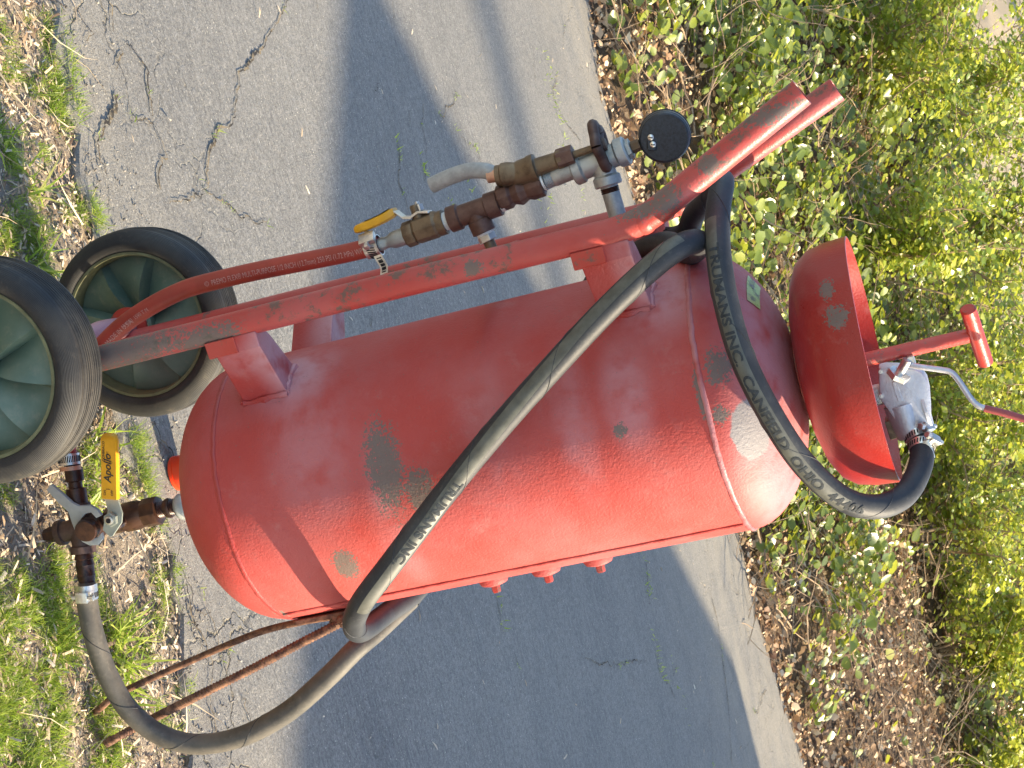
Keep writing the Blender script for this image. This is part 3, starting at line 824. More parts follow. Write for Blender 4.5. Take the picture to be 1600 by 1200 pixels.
# T handle
t0 = np.array([-.004, -.028, 1.13]); t1 = Y(1513, 525, -.012)
th = tube(MB(), [t0, t1], .0090, 24).build("tee_handle", M['redpart'], CART)
c0 = Y(1512, 482, -.040); c1 = Y(1540, 568, .012)
mb = MB(); tube(mb, [c0, c0 + (c1 - c0) * .02, c1 - (c1 - c0) * .02, c1], [.0080, .0098, .0098, .0080], 24); mb.build("grip_bar", M['redpart'], th)

# ------------------------------------------------------------------ blast valve in the bowl
VB = bpy.data.objects.new("blast_valve", None); COL.objects.link(VB); VB.parent = CART
vy = .0
def VP(px, py, dy=0.0): return Y(px, py, vy + dy)
cA = VP(1408, 598); cB = VP(1428, 660)
u1 = (cB - cA); u1[1] = 0; u1 /= np.linalg.norm(u1); u2 = np.array([-u1[2], 0, u1[0]]); u3 = np.array([0, 1.0, 0])
mb = MB(); ol = [(1372, 574), (1400, 575), (1428, 577), (1441, 583), (1449, 595), (1453, 612), (1455, 640), (1455, 672), (1446, 688), (1428, 680), (1412, 668), (1398, 657), (1386, 640), (1374, 624)]
Pf = [VP(a, b, -.022) for a, b in ol]; n = len(Pf)
mb.add([tuple(q) for q in Pf] + [(q[0], q[1] + .046, q[2]) for q in Pf], [tuple(range(n)), tuple(range(n, 2 * n))[::-1]] + [(i, (i + 1) % n, n + (i + 1) % n, n + i) for i in range(n)])
body = mb.build("body", M['alu'], VB, bevel=.0045, angle=40)
lathe(MB(), [(-.002, .0235), (.020, .0225), (.034, .0205), (.042, .0185)], VP(1410, 632, -.002), u1, 32).build("body_neck", M['alu'], VB)
lathe(MB(), [(-.004, .0285), (.0, .0285), (.001, .024)], VP(1449, 636, .002), u2, 32).build("body_cap", M['alu'], VB)
for dx_, dz_ in ((1376, 581), (1377, 619)):
    lathe(MB(), [(0, .0030), (.0025, .0026)], VP(dx_, dz_, -.022), (0, -1, 0), 12).build("cap_screw", M['zinc'], VB)
box(MB(), VP(1402, 612, -.0222), u1, u2, u3, .0130, .0030, .0007).build("name_plate", M['alu'], VB, smooth=False, bevel=.0005)
st0 = VP(1403, 588, -.024); st1 = VP(1416, 566, -.030); stn = st1 - st0
lathe(MB(), [(-.002, .0150), (.0055, .0150)], st0, stn, 6).build("hex_nut", M['zinc'], VB, smooth=False, bevel=.0006)
tube(MB(), [st0, st1 + stn * .15], .0058, 16).build("stem", M['zinc'], VB)
lathe(MB(), [(-.004, .009), (.004, .009)], VP(1424, 562, -.02), u2, 6).build("hex_nut", M['zinc'], VB, smooth=False, bevel=.0006)
mb = MB()
lp = spline([VP(1418, 570, -.028), VP(1440, 574, -.03), VP(1470, 578, -.03), VP(1486, 582, -.03), VP(1498, 595, -.03), VP(1516, 622, -.03), VP(1528, 634, -.03), VP(1540, 638, -.03)], 6)
tube(mb, lp, .0037, 14); lv = mb.build("lever", M['alu'], VB)
tube(MB(), [VP(1538, 638, -.03), VP(1570, 646, -.03), VP(1604, 656, -.03), VP(1650, 668, -.03)], .0046, 14).build("lever_grip", M['redgrip'], lv)
lathe(MB(), [(-.006, .0195), (.006, .0195)], VP(1424, 660, -.004), u1, 6).build("hex_collar", M['galv'], VB, smooth=False, bevel=.0008)
lathe(MB(), [(-.012, .0125), (.02, .0125)], VP(1426, 672, -.006), u1, 20).build("nipple", M['brownpipe'], VB)
# lower bracket plate seen under the body
box(MB(), VP(1392, 668, .01), u1, u3, u2, .012, .02, .004).build("foot_plate", M['bronze'], VB, smooth=False, bevel=.001)
lathe(MB(), [(-.02, .012), (.02, .012)], VP(1385, 615, .0), u2, 20).build("riser", M['galv'], VB)
lathe(MB(), [(-.06, .011), (.0, .011)], VP(1380, 612, .0), (0, 0, 1), 20).build("riser", M['galv'], VB)


def clamp(center, axis, r, parent, width=.011, mat='zinc', screw_dir=None, name="hose_clamp"):
    u, v, d = frame(axis, screw_dir)
    mb = MB(); lathe(mb, [(-width / 2, r), (-width / 2, r + .0014), (width / 2, r + .0014), (width / 2, r)], center, axis, 40, closed=False)
    c = mb.build(name, M[mat], parent, angle=30)
    # slots in the band
    mb = MB(); n = 22
    for k in range(n):
        a = math.pi * .25 + math.pi * 1.5 * k / n
        nrm = u * math.cos(a) + v * math.sin(a); tg = np.cross(d, nrm)
        box(mb, np.array(center) + nrm * (r + .0014), d * .97 + tg * .25, nrm, tg * .97 - d * .25, width * .28, .0004, .0008)
    mb.build("band_slots", M['dark'], c, smooth=False)
    # screw housing and hex screw
    mb = MB(); cc = np.array(center) + u * (r + .0050)
    box(mb, cc, d, u, v, width * .55, .0040, .0085)
    mb.build("screw_housing", M[mat], c, bevel=.0012)
    lathe(MB(), [(-.014, .0030), (.012, .0030), (.012, .0048), (.017, .0048), (.0175, .0035)], cc + u * .001, v, 6).build("clamp_screw", M[mat], c, angle=20)
    return c

# ------------------------------------------------------------------ the long black hose
HR = .0150
HPTS = [VP(1428, 672, -.006), VP(1440, 700, -.02), VP(1436, 735, -.05), VP(1412, 775, -.09), Y(1370, 792, -.13), Y(1318, 780, -.165), Y(1258, 728, -.195), Y(1205, 650, -.215),
        Y(1160, 560, -.215), Y(1134, 470, -.20), Y(1122, 390, -.175), Y(1122, 330, -.13), Y(1128, 290, -.08), Y(1126, 285, -.03), Y(1108, 305, .02), Y(1085, 335, .07), Y(1062, 370, .11),
        (-.205, .20, .90), (-.12, .245, .80), (.02, .245, .67), (.14, .18, .56), (.196, .09, .515)]
H2 = [Y(602, 960, .0), Y(566, 986, -.085), Y(553, 978, -.155), Y(564, 944, -.206), Y(612, 880, -.216), Y(700, 765, -.2095), Y(780, 668, -.213), Y(860, 578, -.215), Y(940, 492, -.215),
      Y(1010, 425, -.21), Y(1058, 388, -.20), Y(1086, 378, -.165), Y(1092, 385, -.11), (-.185, -.03, 1.02), (-.20, .06, .98), (-.18, .14, .90), (-.10, .215, .78), (.02, .235, .66), (.14, .19, .56), (.215, .11, .49)]
H3 = [Y(590, 985, .06), Y(555, 1015, .03), Y(510, 1060, .02), Y(450, 1112, .02), Y(380, 1150, .015), Y(310, 1163, .01), Y(250, 1148, .0), Y(200, 1108, -.01), Y(166, 1050, -.02), Y(146, 990, -.03), Y(137, 945, -.03), Y(134, 915, -.03)]
path_main = spline(HPTS + H2[:1], 10)
hose = tube(MB(), path_main, HR, 24).build("blast_hose", M['hose'], CART, angle=60)
path2 = spline(H2, 10); tube(MB(), path2, HR, 24).build("hose_turn", M['hose'], hose, angle=60)
path3 = spline([H2[-1]] + H3, 10); tube(MB(), path3, HR * 1.0, 24).build("lower_hose", M['hosedust'], hose, angle=60, label="dusty tan-grey lower run of the black hose")
PM = Path(path_main); P2 = Path(path2); P3 = Path(path3)


def stripe(path, a0, a1, th0, th1, r, name, parent, mat, view=CAM):
    n = 160; m_ = 6
    a = np.repeat(np.linspace(a0, a1, n), m_ + 1); th = np.tile(np.linspace(0, 1, m_ + 1), n)
    k = np.repeat(np.linspace(0, 1, n), m_ + 1)
    lo = np.interp(k, np.linspace(0, 1, len(th0)), th0); hi = np.interp(k, np.linspace(0, 1, len(th1)), th1)
    P = path.place(a, lo + (hi - lo) * th, r, view)
    f = [(i * (m_ + 1) + j, (i + 1) * (m_ + 1) + j, (i + 1) * (m_ + 1) + j + 1, i * (m_ + 1) + j + 1) for i in range(n - 1) for j in range(m_)]
    me = bpy.data.meshes.new(name); me.from_pydata([tuple(p) for p in P], [], f)
    return link(name, me, mat, parent, True)

aA0 = PM.near(Y(1318, 780, -.165)); aA1 = PM.near(Y(1124, 350, -.15))
# the main run is travelled top valve -> handle, lettering reads from the handle end down
stripe(PM, aA0, aA1, [-.2, -.3, -.2, .1], [1.1, .85, .75, 1.1], HR + .0003, "printed_stripe", hose, M['stripe'])
aT = PM.near(Y(1122, 392, -.175))
wrap_text(PM, "TRUMANS INC.  CANFIELD  OHIO  44406", .0158, aT, HR + .0002, CAM, th0=.30, direction=-1, flip=-1, bold=.0005, spacing=1.0, name="hose_lettering", mat=M['hoseink'], parent=hose, xs=1.30)
b0 = P2.near(Y(564, 944, -.206)); b1 = P2.near(Y(1062, 386, -.2))
stripe(P2, b0, b1, [-1.25, -1.0, -.5, .0, .2], [-.05, .15, .6, 1.0, 1.2], HR + .0003, "printed_stripe", hose, M['stripe'])
bT = P2.near(Y(722, 742, -.21))
wrap_text(P2, "TRUMANS INC.", .0165, bT, HR + .0002, CAM, th0=-.42, direction=-1, flip=-1, bold=.0006, name="hose_lettering", mat=M['hoseink'], parent=hose, xs=1.2)

def helix(path, a0, a1, pitch, r, name, parent):
    n = int((a1 - a0) / .004); a = np.linspace(a0, a1, n); th = a / pitch * 2 * math.pi
    return tube(MB(), path.place(a, th, r, CAM), .0006, 5).build(name, M['hose'], parent)
helix(P3, .25, P3.s[-1] - .03, .105, HR * 1.0, "wrap_seam", hose)
helix(PM, .06, PM.s[-1] - .5, .16, HR, "wrap_seam", hose)
helix(P2, .08, P2.s[-1] - .9, .16, HR, "wrap_seam", hose)
# clamps on the upper end
_, tt = PM.at(np.array([.012]))
clamp(PM.at(np.array([.008]))[0][0], tt[0], HR + .0002, VB, .010, 'zinc', (.1, -.6, .8))
clamp(PM.at(np.array([.024]))[0][0], PM.at(np.array([.024]))[1][0], HR + .0002, VB, .010, 'zinc', (.2, -.7, .7))
# crimped end tab beside the clamps
mb = MB(); box(mb, VP(1450, 702, -.03), u1, u2, u3, .012, .0055, .003); mb.build("clamp_tab", M['zinc'], VB, bevel=.001)

# clamp on the lower end: two broad bands
p, t = P3.at(np.array([P3.s[-1] - .012]))
clamp(p[0], t[0], HR, CART, .014, 'zinc', (-.3, -.8, .2))
p2_, t2_ = P3.at(np.array([P3.s[-1] - .003])); lathe(MB(), [(-.008, HR + .0012), (.006, HR + .0012)], p2_[0], t2_[0], 32).build("clamp_band", M['zinc'], CART)

def latheB(mb, prof, *a, **k): return lathe(mb, [(q, r_ * .80) for q, r_ in prof], *a, **k)
# ------------------------------------------------------------------ metering valve and tee below the tank
LV = bpy.data.objects.new("lower_valve", None); COL.objects.link(LV); LV.parent = CART
bx = -.006
def seg(z0, z1, r, n=24, mat='brownpipe', nm="fitting", x=bx, bev=0): return latheB(MB(), [(z0, r * 1.06), (z1, r * 1.06)], (x, 0, 0), (0, 0, 1), n).build(nm, M[mat], LV, smooth=(n > 8 or bev > 0), bevel=bev, angle=35)
seg(.262, .300, .030, 32, 'redpart', "outlet_boss", 0)
latheB(MB(), [(.262, .0225), (.258, .0235), (.250, .0235), (.247, .0215), (.243, .0235), (.236, .0235), (.232, .020)], (bx + .002, 0, 0), (0, 0, 1), 24).build("union_nut", M['galv'], LV, angle=25)
mb = MB(); prf = [(.200, .0130)]
for k in range(12): prf += [(.2005 + k * .0028, .0135), (.2019 + k * .0028, .0150)]
latheB(mb, prf + [(.236, .0130)], (bx, 0, 0), (0, 0, 1), 20); mb.build("threaded_nipple", M['brownpipe'], LV, angle=20)
latheB(MB(), [(.214, .0165), (.2185, .0180), (.222, .0165)], (bx, 0, 0), (0, 0, 1), 20).build("collar", M['brownpipe'], LV)
seg(.180, .203, .0245, 8, 'brownpipe', "valve_end", bx, .0012)
latheB(MB(), [(.138, .020), (.150, .0265), (.168, .0265), (.182, .022)], (bx, 0, 0), (0, 0, 1), 24).build("valve_body", M['brownpipe'], LV, angle=40)
seg(.122, .142, .0235, 8, 'brownpipe', "valve_end", bx, .0012)
latheB(MB(), [(0, .013), (.030, .012), (.034, .009)], (bx, -.012, .150), (0, -1, 0), 20).build("bonnet", M['brownpipe'], LV)
seg(.106, .124, .0150, 20)
# tee
tz = .086
hl = np.array([-.113, 0, .090]); hr = np.array([.083, -.028, .070]); hd = hr - hl; hd /= np.linalg.norm(hd); hc = np.array([bx, -.008, .080])
mb = MB(); latheB(mb, [(-.036, .0225), (-.026, .0235), (-.025, .019), (.025, .019), (.026, .0235), (.036, .0225)], hc, hd, 28)
latheB(mb, [(-.036, .0225), (-.027, .0235), (-.026, .019), (.020, .019), (.021, .0235), (.033, .0225)], hc, (0, 0, 1), 28)
mb.build("tee", M['darkiron'], LV, angle=35)
latheB(MB(), [(-.058, .0115), (-.050, .014), (-.034, .0155)], hc, (0, 0, 1), 6).build("plug", M['brownpipe'], LV, angle=20)
latheB(MB(), [(-.100, .0125), (-.088, .0135), (-.086, .0165), (-.068, .0165), (-.066, .0125), (-.058, .0125), (-.057, .0185), (-.036, .0190)], hc, hd, 24).build("left_nipple", M['brownpipe'], LV, angle=30)
latheB(MB(), [(.036, .0150), (.044, .0175), (.045, .0150), (.053, .0170), (.054, .0165), (.066, .0155), (.068, .0165), (.074, .0150), (.084, .0130), (.096, .0120)], hc, hd, 24).build("right_nipple", M['brownpipe'], LV, angle=30)
# yellow handled lever: flat plate then dipped grip, facing the viewer
hy = -.050
def LP(px, py, y=hy): return Y(px, py, y)
def plate(pts, thick, y):
    """flat plate cut to an outline in a plane across the cart"""
    P = [LP(a, b, y) for a, b in pts]; n = len(P)
    mb = MB(); mb.add([tuple(p) for p in P] + [(p[0], p[1] + thick, p[2]) for p in P], [tuple(range(n)), tuple(range(n, 2 * n))[::-1]] + [(i, (i + 1) % n, n + (i + 1) % n, n + i) for i in range(n)]); return mb
lvp = plate([(163, 778), (183, 776), (187, 790), (191, 802), (190, 817), (176, 838), (172, 840), (160, 828), (163, 815), (168, 798)], .003, hy).build("valve_lever", M['leverpaint'], LV, smooth=False, bevel=.0007)
g0 = LP(171.5, 684); g1 = LP(173, 779)
gd = g1 - g0; gl = np.linalg.norm(gd); gd /= gl; gu = np.cross(gd, (0, 1, 0)); gu /= np.linalg.norm(gu)
# grip: rounded slab
mb = MB(); n = 10; prof2 = [(-.0125, -.003), (-.011, -.0052), (.011, -.0052), (.0125, -.003), (.0125, .003), (.011, .005), (-.011, .005), (-.0125, .003)]
vs = []; L_ = [(-.006, .55), (-.003, .85), (.002, 1.0)] + [(gl * k / 8, 1.0) for k in range(1, 9)]
for (a, s_) in L_:
    for (q, h) in prof2: vs.append(g0 + gd * a + gu * q * s_ * (1.0) + np.array([0, 1, 0]) * (h * (s_ if s_ < 1 else 1)))
fs = [(i * 8 + j, i * 8 + (j + 1) % 8, (i + 1) * 8 + (j + 1) % 8, (i + 1) * 8 + j) for i in range(len(L_) - 1) for j in range(8)] + [tuple(range(8)), tuple((len(L_) - 1) * 8 + j for j in range(8))]
mb.add(vs, fs); grip = mb.build("lever_grip", M['yellow'], LV, angle=50)
# print on the grip: reads from its root towards its tip
fy = np.array([0, -.0058, 0]); rd = -gd; ud = -gu if (-gu)[2] > -9 and np.dot(gu, CU) > 0 else gu
def gp(t, s): return g0 + gd * (gl * (1 - t)) + ud * s + fy
flat_text("Apollo", .0150, gp(.27, -.0035), rd, ud, "grip_lettering", M['ink'], grip, .0003, .25)
flat_text("®", .0060, gp(.585, -.006), rd, ud, "grip_lettering", M['ink'], grip)
flat_text("CONBRACO", .0050, gp(.62, .0055), rd, ud, "grip_lettering", M['ink'], grip, .0001)
flat_text("IN  SC", .0042, gp(.66, -.000), rd, ud, "grip_lettering", M['ink'], grip)
flat_text("ON", .0048, gp(.06, .0045), rd, ud, "grip_lettering", M['ink'], grip, .0001)
flat_text("OFF", .0048, gp(.06, -.0065), rd, ud, "grip_lettering", M['ink'], grip, .0001)
flat_text("1", .0090, gp(.14, -.002), rd, ud, "grip_lettering", M['ink'], grip)
nb = LP(175, 811, hy - .001)
lathe(MB(), [(0, .0105), (.007, .0105)], nb, (0, -1, 0), 6, phase=.3).build("lever_nut", M['leverpaint'], LV, smooth=False, bevel=.0008)
lathe(MB(), [(.004, .0062), (.0105, .0060), (.0110, .0048)], nb, (0, -1, 0), 20).build("stem_end", M['zinc'], LV)
lathe(MB(), [(.0104, .0038), (.0116, .0036)], nb, (0, -1, 0), 16).build("stem_socket", M['dark'], LV)
# grey wing lever clasped round the column
mb = MB(); cw = LP(143, 818, -.030); c_in = .0245; c_out = .0345
pts_o = []; pts_i = []
base = rad(98)
for k in range(25):
    a = rad(-60) + rad(250) * k / 24
    pts_o.append((a, c_out)); pts_i.append((a, c_in))
UX = CR.copy(); UX[1] = 0; UX /= np.linalg.norm(UX); UZ = np.array([0, 0, 1.0])
def wp(px, py): return LP(px, py, -.030)
outl = [(72, 766), (79, 757), (96, 771), (112, 786), (122, 791), (140, 790), (152, 797), (158, 806), (150, 810), (142, 801), (133, 803), (126, 812), (126, 824), (131, 834), (142, 842), (152, 840), (158, 833), (160, 843), (152, 852), (140, 853), (128, 847), (119, 836), (113, 820), (106, 800), (90, 785)]
P = [wp(a, b) for a, b in outl]; n = len(P); mb.add([tuple(p) for p in P] + [(p[0], p[1] + .007, p[2]) for p in P], [tuple(range(n)), tuple(range(n, 2 * n))[::-1]] + [(i, (i + 1) % n, n + (i + 1) % n, n + i) for i in range(n)])
M['greylever'] = simple("pale_grey_cast_lever", (.36, .38, .37), .5, .2, .12)
mb.build("wing_lever", M['greylever'], LV, bevel=.0012, angle=40)
lathe(MB(), [(0, .0172), (.012, .0172), (.014, .0160), (.022, .0160), (.025, .0148)], LP(142, 821, -.014), (0.15, -1, .1), 28).build("wing_boss", M['brownpipe'], LV, angle=30)

# ------------------------------------------------------------------ red air hose
RHR = .0126
RP = [Y(590, 384, 0) , Y(540, 396, 0), Y(480, 408, 0), Y(400, 424, 0), Y(340, 438, -.003), Y(290, 452, -.006), Y(240, 476, -.01), Y(195, 506, -.01), Y(160, 540, -.01), Y(138, 572, -.01), Y(122, 615, -.005), Y(110, 660, 0), hl + (-.012, 0, .001), hl + (.01, 0, 0)]
rpath = spline(RP, 10); RPT = Path(rpath)
rh = tube(MB(), rpath, RHR, 20).build("air_hose", M['redhose'], CART, angle=60)
ra = RPT.near(Y(338, 440, 0)); rb_ = RPT.near(Y(572, 390, 0)); ln = ra - rb_
v, f = text_mesh("PREMO FLEX® MULTI-PURPOSE 1/2 INCH (12.7mm) 250 PSI (1.72 MPa) WP", .0105); wid = v[:, 0].max()
wrap_text(RPT, "PREMO FLEX® MULTI-PURPOSE 1/2 INCH (12.7mm) 250 PSI (1.72 MPa) WP", .0105, ra, RHR, CAM, th0=.12, direction=-1, flip=-1, name="hose_print", mat=M['white_print'], parent=rh, xs=ln / wid)
wrap_text(RPT, "©", .009, RPT.near(Y(328, 441, 0)), RHR, CAM, th0=.12, direction=-1, flip=-1, name="hose_print", mat=M['white_print'], parent=rh)
wrap_text(RPT, "WARNING) MADE IN U.S.A.", .0095, RPT.near(Y(140, 568, -.01)), RHR, CAM, th0=.2, direction=-1, flip=-1, name="hose_print", mat=M['white_print'], parent=rh, xs=.86)
wrap_text(RPT, "W4090  1590 T M", .0078, RPT.near(Y(196, 506, -.01)), RHR, CAM, th0=.1, direction=-1, flip=-1, name="hose_print", mat=M['white_print'], parent=rh, xs=.8)
clamp(hl + hd * .008, hd, RHR + .0012, CART, .016, 'zinc', (-.4, .5, -.4))
lathe(MB(), [(0, .0150), (.006, .0155)], hl + hd * .018, hd, 20).build("hose_lip", M['copper'], CART)

def latheA(mb, prof, *a, **k): return lathe(mb, [(q, r_ * .77) for q, r_ in prof], *a, **k)
# ------------------------------------------------------------------ air inlet valves beside the rails
AL = bpy.data.objects.new("air_line", None); COL.objects.link(AL); AL.parent = CART
def AP(px, py, y=0.0): return Y(px, py, y)
a0_ = AP(580, 389); a1_ = AP(955, 258)   # the line's run
e1 = AP(790, 306)
d1 = AP(740, 336) - AP(600, 385); d1 /= np.linalg.norm(d1)
def alat(px, py, prof, mat, nm, n=24, d=None, **k): return latheA(MB(), prof, AP(px, py, k.pop('y', 0.0)), d if d is not None else d1, n).build(nm, M[mat], AL, **k)
sc_ = 1 / 1110.0
# clamp on the red hose, with its loose tail of banding
clamp(AP(583, 386), d1, RHR + .0006, AL, .020, 'zinc', (-.6, -.6, .3))
mb = MB(); tl = spline([AP(590, 400, -.014), AP(596, 410, -.016), AP(600, 418, -.015), AP(600, 428, -.012)], 6)
vs = []
for i, p in enumerate(tl):
    for s in (-1, 1): vs.append(p + d1 * s * .0055 * 1.0)
for i, p in enumerate(tl):
    for s in (-1, 1): vs.append(p + d1 * s * .0055 + np.array([-.0009, 0.0006, 0]))
n = len(tl) * 2
mb.add(vs, [(2 * i, 2 * i + 1, 2 * i + 3, 2 * i + 2) for i in range(len(tl) - 1)] + [(n + 2 * i, n + 2 * i + 2, n + 2 * i + 3, n + 2 * i + 1) for i in range(len(tl) - 1)] + [(2 * i, 2 * i + 2, n + 2 * i + 2, n + 2 * i) for i in range(len(tl) - 1)] + [(2 * i + 1, n + 2 * i + 1, n + 2 * i + 3, 2 * i + 3) for i in range(len(tl) - 1)])
band = mb.build("band_tail", M['zinc'], AL, smooth=False)
mb = MB()
for t in np.linspace(.15, .9, 11):
    p = tl[int(t * (len(tl) - 1))]; box(mb, p + np.array([0, -.0006, 0]), d1, (0, 1, 0), np.cross(d1, (0, 1, 0)), .0030, .0004, .0007)
mb.build("band_slots", M['dark'], band, smooth=False)
alat(593, 383, [(0, .0110), (.006, .0118), (.010, .0100), (.014, .0105), (.020, .0145), (.026, .0155), (.040, .0155)], 'galv', "hose_barb")
mb = MB(); prf = []
for k in range(6): prf += [(.0405 + k * .0022, .0145), (.0416 + k * .0022, .0158)]
latheA(mb, prf, AP(593, 383), d1, 24); mb.build("thread_tape", M['tape'], AL, angle=20)
# ball valve
alat(634, 368, [(0, .0225), (.014, .0225)], 'bronze', "valve_end", 8, smooth=True, bevel=.001, angle=20)
alat(648, 362, [(-.002, .019), (.004, .0235), (.030, .0240), (.036, .021)], 'bronze', "valve_body", 8, bevel=.001, angle=20)
alat(689, 349, [(-.004, .0215), (.006, .0215)], 'bronze', "valve_end", 24)
nd = np.cross(d1, (0, 1, 0)); nd = nd if nd[0] < 0 else -nd      # away from the rails (left of upright)
latheA(MB(), [(.010, .0105), (.030, .0100), (.032, .008)], AP(660, 356), nd, 20).build("valve_neck", M['bronze'], AL)
# lever
hp = [AP(662, 334, -.002), AP(655, 336, -.002), AP(640, 344, -.002), AP(632, 343, -.002), AP(618, 334, -.002), AP(608, 334, -.002)]
mb = MB(); wv = np.array([0, 1.0, 0])
vs = []
hp = [AP(672, 331), AP(655, 331), AP(643, 340), AP(632, 340), AP(620, 331), AP(612, 331)]
for p in hp:
    for s, t in ((-1, -1), (1, -1), (1, 1), (-1, 1)): vs.append(p + wv * s * .010 + nd * t * .0016)
fs = [(i * 4 + j, i * 4 + (j + 1) % 4, (i + 1) * 4 + (j + 1) % 4, (i + 1) * 4 + j) for i in range(len(hp) - 1) for j in range(4)] + [(0, 1, 2, 3), tuple(4 * (len(hp) - 1) + j for j in range(4))]
mb.add(vs, fs); mb.build("valve_lever", M['zinc'], AL, smooth=False, bevel=.0005)
mb = MB(); gp_ = [(618, 329.5, .8), (612, 333, 1), (600, 340, 1), (585, 347, 1), (570, 353, 1), (560, 357, .9), (556, 359, .6)]
vs = []
for (a, b, s_) in gp_:
    p = AP(a, b + 1)
    for k in range(12):
        t = 2 * math.pi * k / 12; q = math.copysign(abs(math.cos(t)) ** .6, math.cos(t)); h = math.copysign(abs(math.sin(t)) ** .6, math.sin(t))
        vs.append(p + wv * q * .0130 * s_ + nd * h * .0065 * s_)
fs = [(i * 12 + j, i * 12 + (j + 1) % 12, (i + 1) * 12 + (j + 1) % 12, (i + 1) * 12 + j) for i in range(len(gp_) - 1) for j in range(12)] + [tuple(range(12)), tuple(12 * (len(gp_) - 1) + j for j in range(12))]
mb.add(vs, fs); g2 = mb.build("lever_grip", M['yellow'], AL, angle=40)
mb = MB(); gq = [AP(a, b + 1 , -.004) + nd * .0066 for a, b in ((611, 333), (598, 341), (584, 347.5), (572, 352.5))]
vs = []
for p in gq:
    for s in (-1, 1): vs.append(p + wv * s * .006 + nd * .0004)
    
mb.add(vs, [(2 * i, 2 * i + 1, 2 * i + 3, 2 * i + 2) for i in range(3)]); mb.build("worn_patch", M['bronzered'], g2, smooth=False)
latheA(MB(), [(0, .0085), (.009, .0085)], AP(656, 330), nd, 6).build("lever_nut", M['zinc'], AL, smooth=False, bevel=.0008)
latheA(MB(), [(.006, .0042), (.013, .0042)], AP(656, 330), nd, 16).build("stem_end", M['zinc'], AL)
mb = MB(); prf = []
for k in range(5): prf += [(k * .0022, .0150), (.0011 + k * .0022, .0162)]
latheA(mb, prf, AP(694, 347), d1, 24); mb.build("thread_tape", M['tape'], AL, angle=20)
# bronze tee 1 with branch towards the rails
tb = -nd * .93 + np.array([0, 0, -.0])
tb = AP(762, 372) - AP(742, 328); tb /= np.linalg.norm(tb)
mb = MB(); c = AP(742, 330)
latheA(mb, [(-.037, .0195), (-.036, .0225), (-.022, .0225), (-.020, .0185), (.016, .0185), (.018, .0225), (.035, .0225), (.036, .0195)], c, d1, 28)
latheA(mb, [(0, .017), (.012, .0180), (.014, .0205), (.030, .0205), (.031, .017)], c, tb, 28); mb.build("bronze_tee", M['bronzered'], AL, angle=35)
latheA(MB(), [(.031, .0145), (.034, .0145)], c, tb, 24).build("thread_tape", M['tape'], AL)
latheA(MB(), [(.034, .0165), (.043, .0165)], c, tb, 6).build("hex_bushing", M['zinc'], AL, smooth=False, bevel=.001)
latheA(MB(), [(.043, .0100), (.085, .0100)], c, tb, 20).build("foot_pipe", M['bronze'], AL)
mb = MB(); latheA(mb, [(.036, .0170), (.041, .0175)], c, d1, 24); mb.build("thread_tape", M['tape'], AL)
# globe valve with outlet, bonnet, hand wheel
c2 = AP(812, 300)
latheA(MB(), [(-.030, .0190), (-.028, .0225), (-.014, .0225), (-.010, .018), (.0, .0235), (.010, .018), (.016, .0215), (.032, .0215), (.033, .018)], c2, d1, 8).build("globe_body", M['bronzered'], AL, angle=30, bevel=.0012)
dg = AP(880, 246) - AP(815, 268); dg /= np.linalg.norm(dg)
c3 = AP(800, 275, -.006)
latheA(MB(), [(-.012, .012), (.0, .0180), (.012, .0215), (.024, .0225), (.026, .0240), (.034, .0240), (.035, .0165), (.036, .0155), (.062, .0145), (.064, .0165), (.070, .0165)], c3, dg, 28).build("bonnet", M['bronze'], AL, angle=35)
latheA(MB(), [(.064, .0185), (.086, .0185)], c3, dg, 6).build("packing_nut", M['bronzered'], AL, smooth=False, bevel=.001)
latheA(MB(), [(.086, .0065), (.125, .0065)], c3, dg, 16).build("spindle", M['bronze'], AL)
hw_c = c3 + dg * .122
mb = MB(); uu, vv, _ = frame(dg, (0, -1, 0)); ringp = []
for k in range(49):
    a = 2 * math.pi * k / 48; r_ = .0265 + .0030 * math.cos(5 * a); ringp.append(hw_c + (uu * math.cos(a) + vv * math.sin(a)) * r_)
tube(mb, ringp, .0070, 10)
for k in range(5):
    a = 2 * math.pi * k / 5; tube(mb, [hw_c - dg * .004, hw_c + (uu * math.cos(a) + vv * math.sin(a)) * .028], [.0080, .0060], 8)
lathe(mb, [(-.010, .008), (.0, .0105), (.008, .008)], hw_c, dg, 16); mb.build("hand_wheel", M['darkiron'], AL, angle=50)
# outlet to the cut grey tube
dt = AP(700, 282) - AP(765, 272); dt /= np.linalg.norm(dt)
latheA(MB(), [(-.020, .0160), (-.006, .0185), (.002, .0205), (.010, .0205), (.012, .0180), (.018, .0180)], AP(797, 272, -.008), dt, 28).build("outlet_union", M['bronze'], AL, angle=30)
latheA(MB(), [(.018, .0125), (.030, .0122)], AP(797, 270, -.008), dt, 20).build("copper_barb", M['copper'], AL)
gt = spline([AP(773, 273, -.006), AP(757, 267, -.006), AP(730, 268, -.006), AP(700, 278, -.004), AP(674, 290, -.002)], 8)
mb = MB(); open_pipe(mb, gt, .0106, .0035, 20, .02); tb_ = mb.build("cut_tube", M['ripple'], AL, angle=60)
latheA(MB(), [(-.006, .0070), (.0012, .0075)], gt[-1], gt[-1] - gt[-2], 11).build("tube_mouth", M['dark'], tb_, smooth=False)
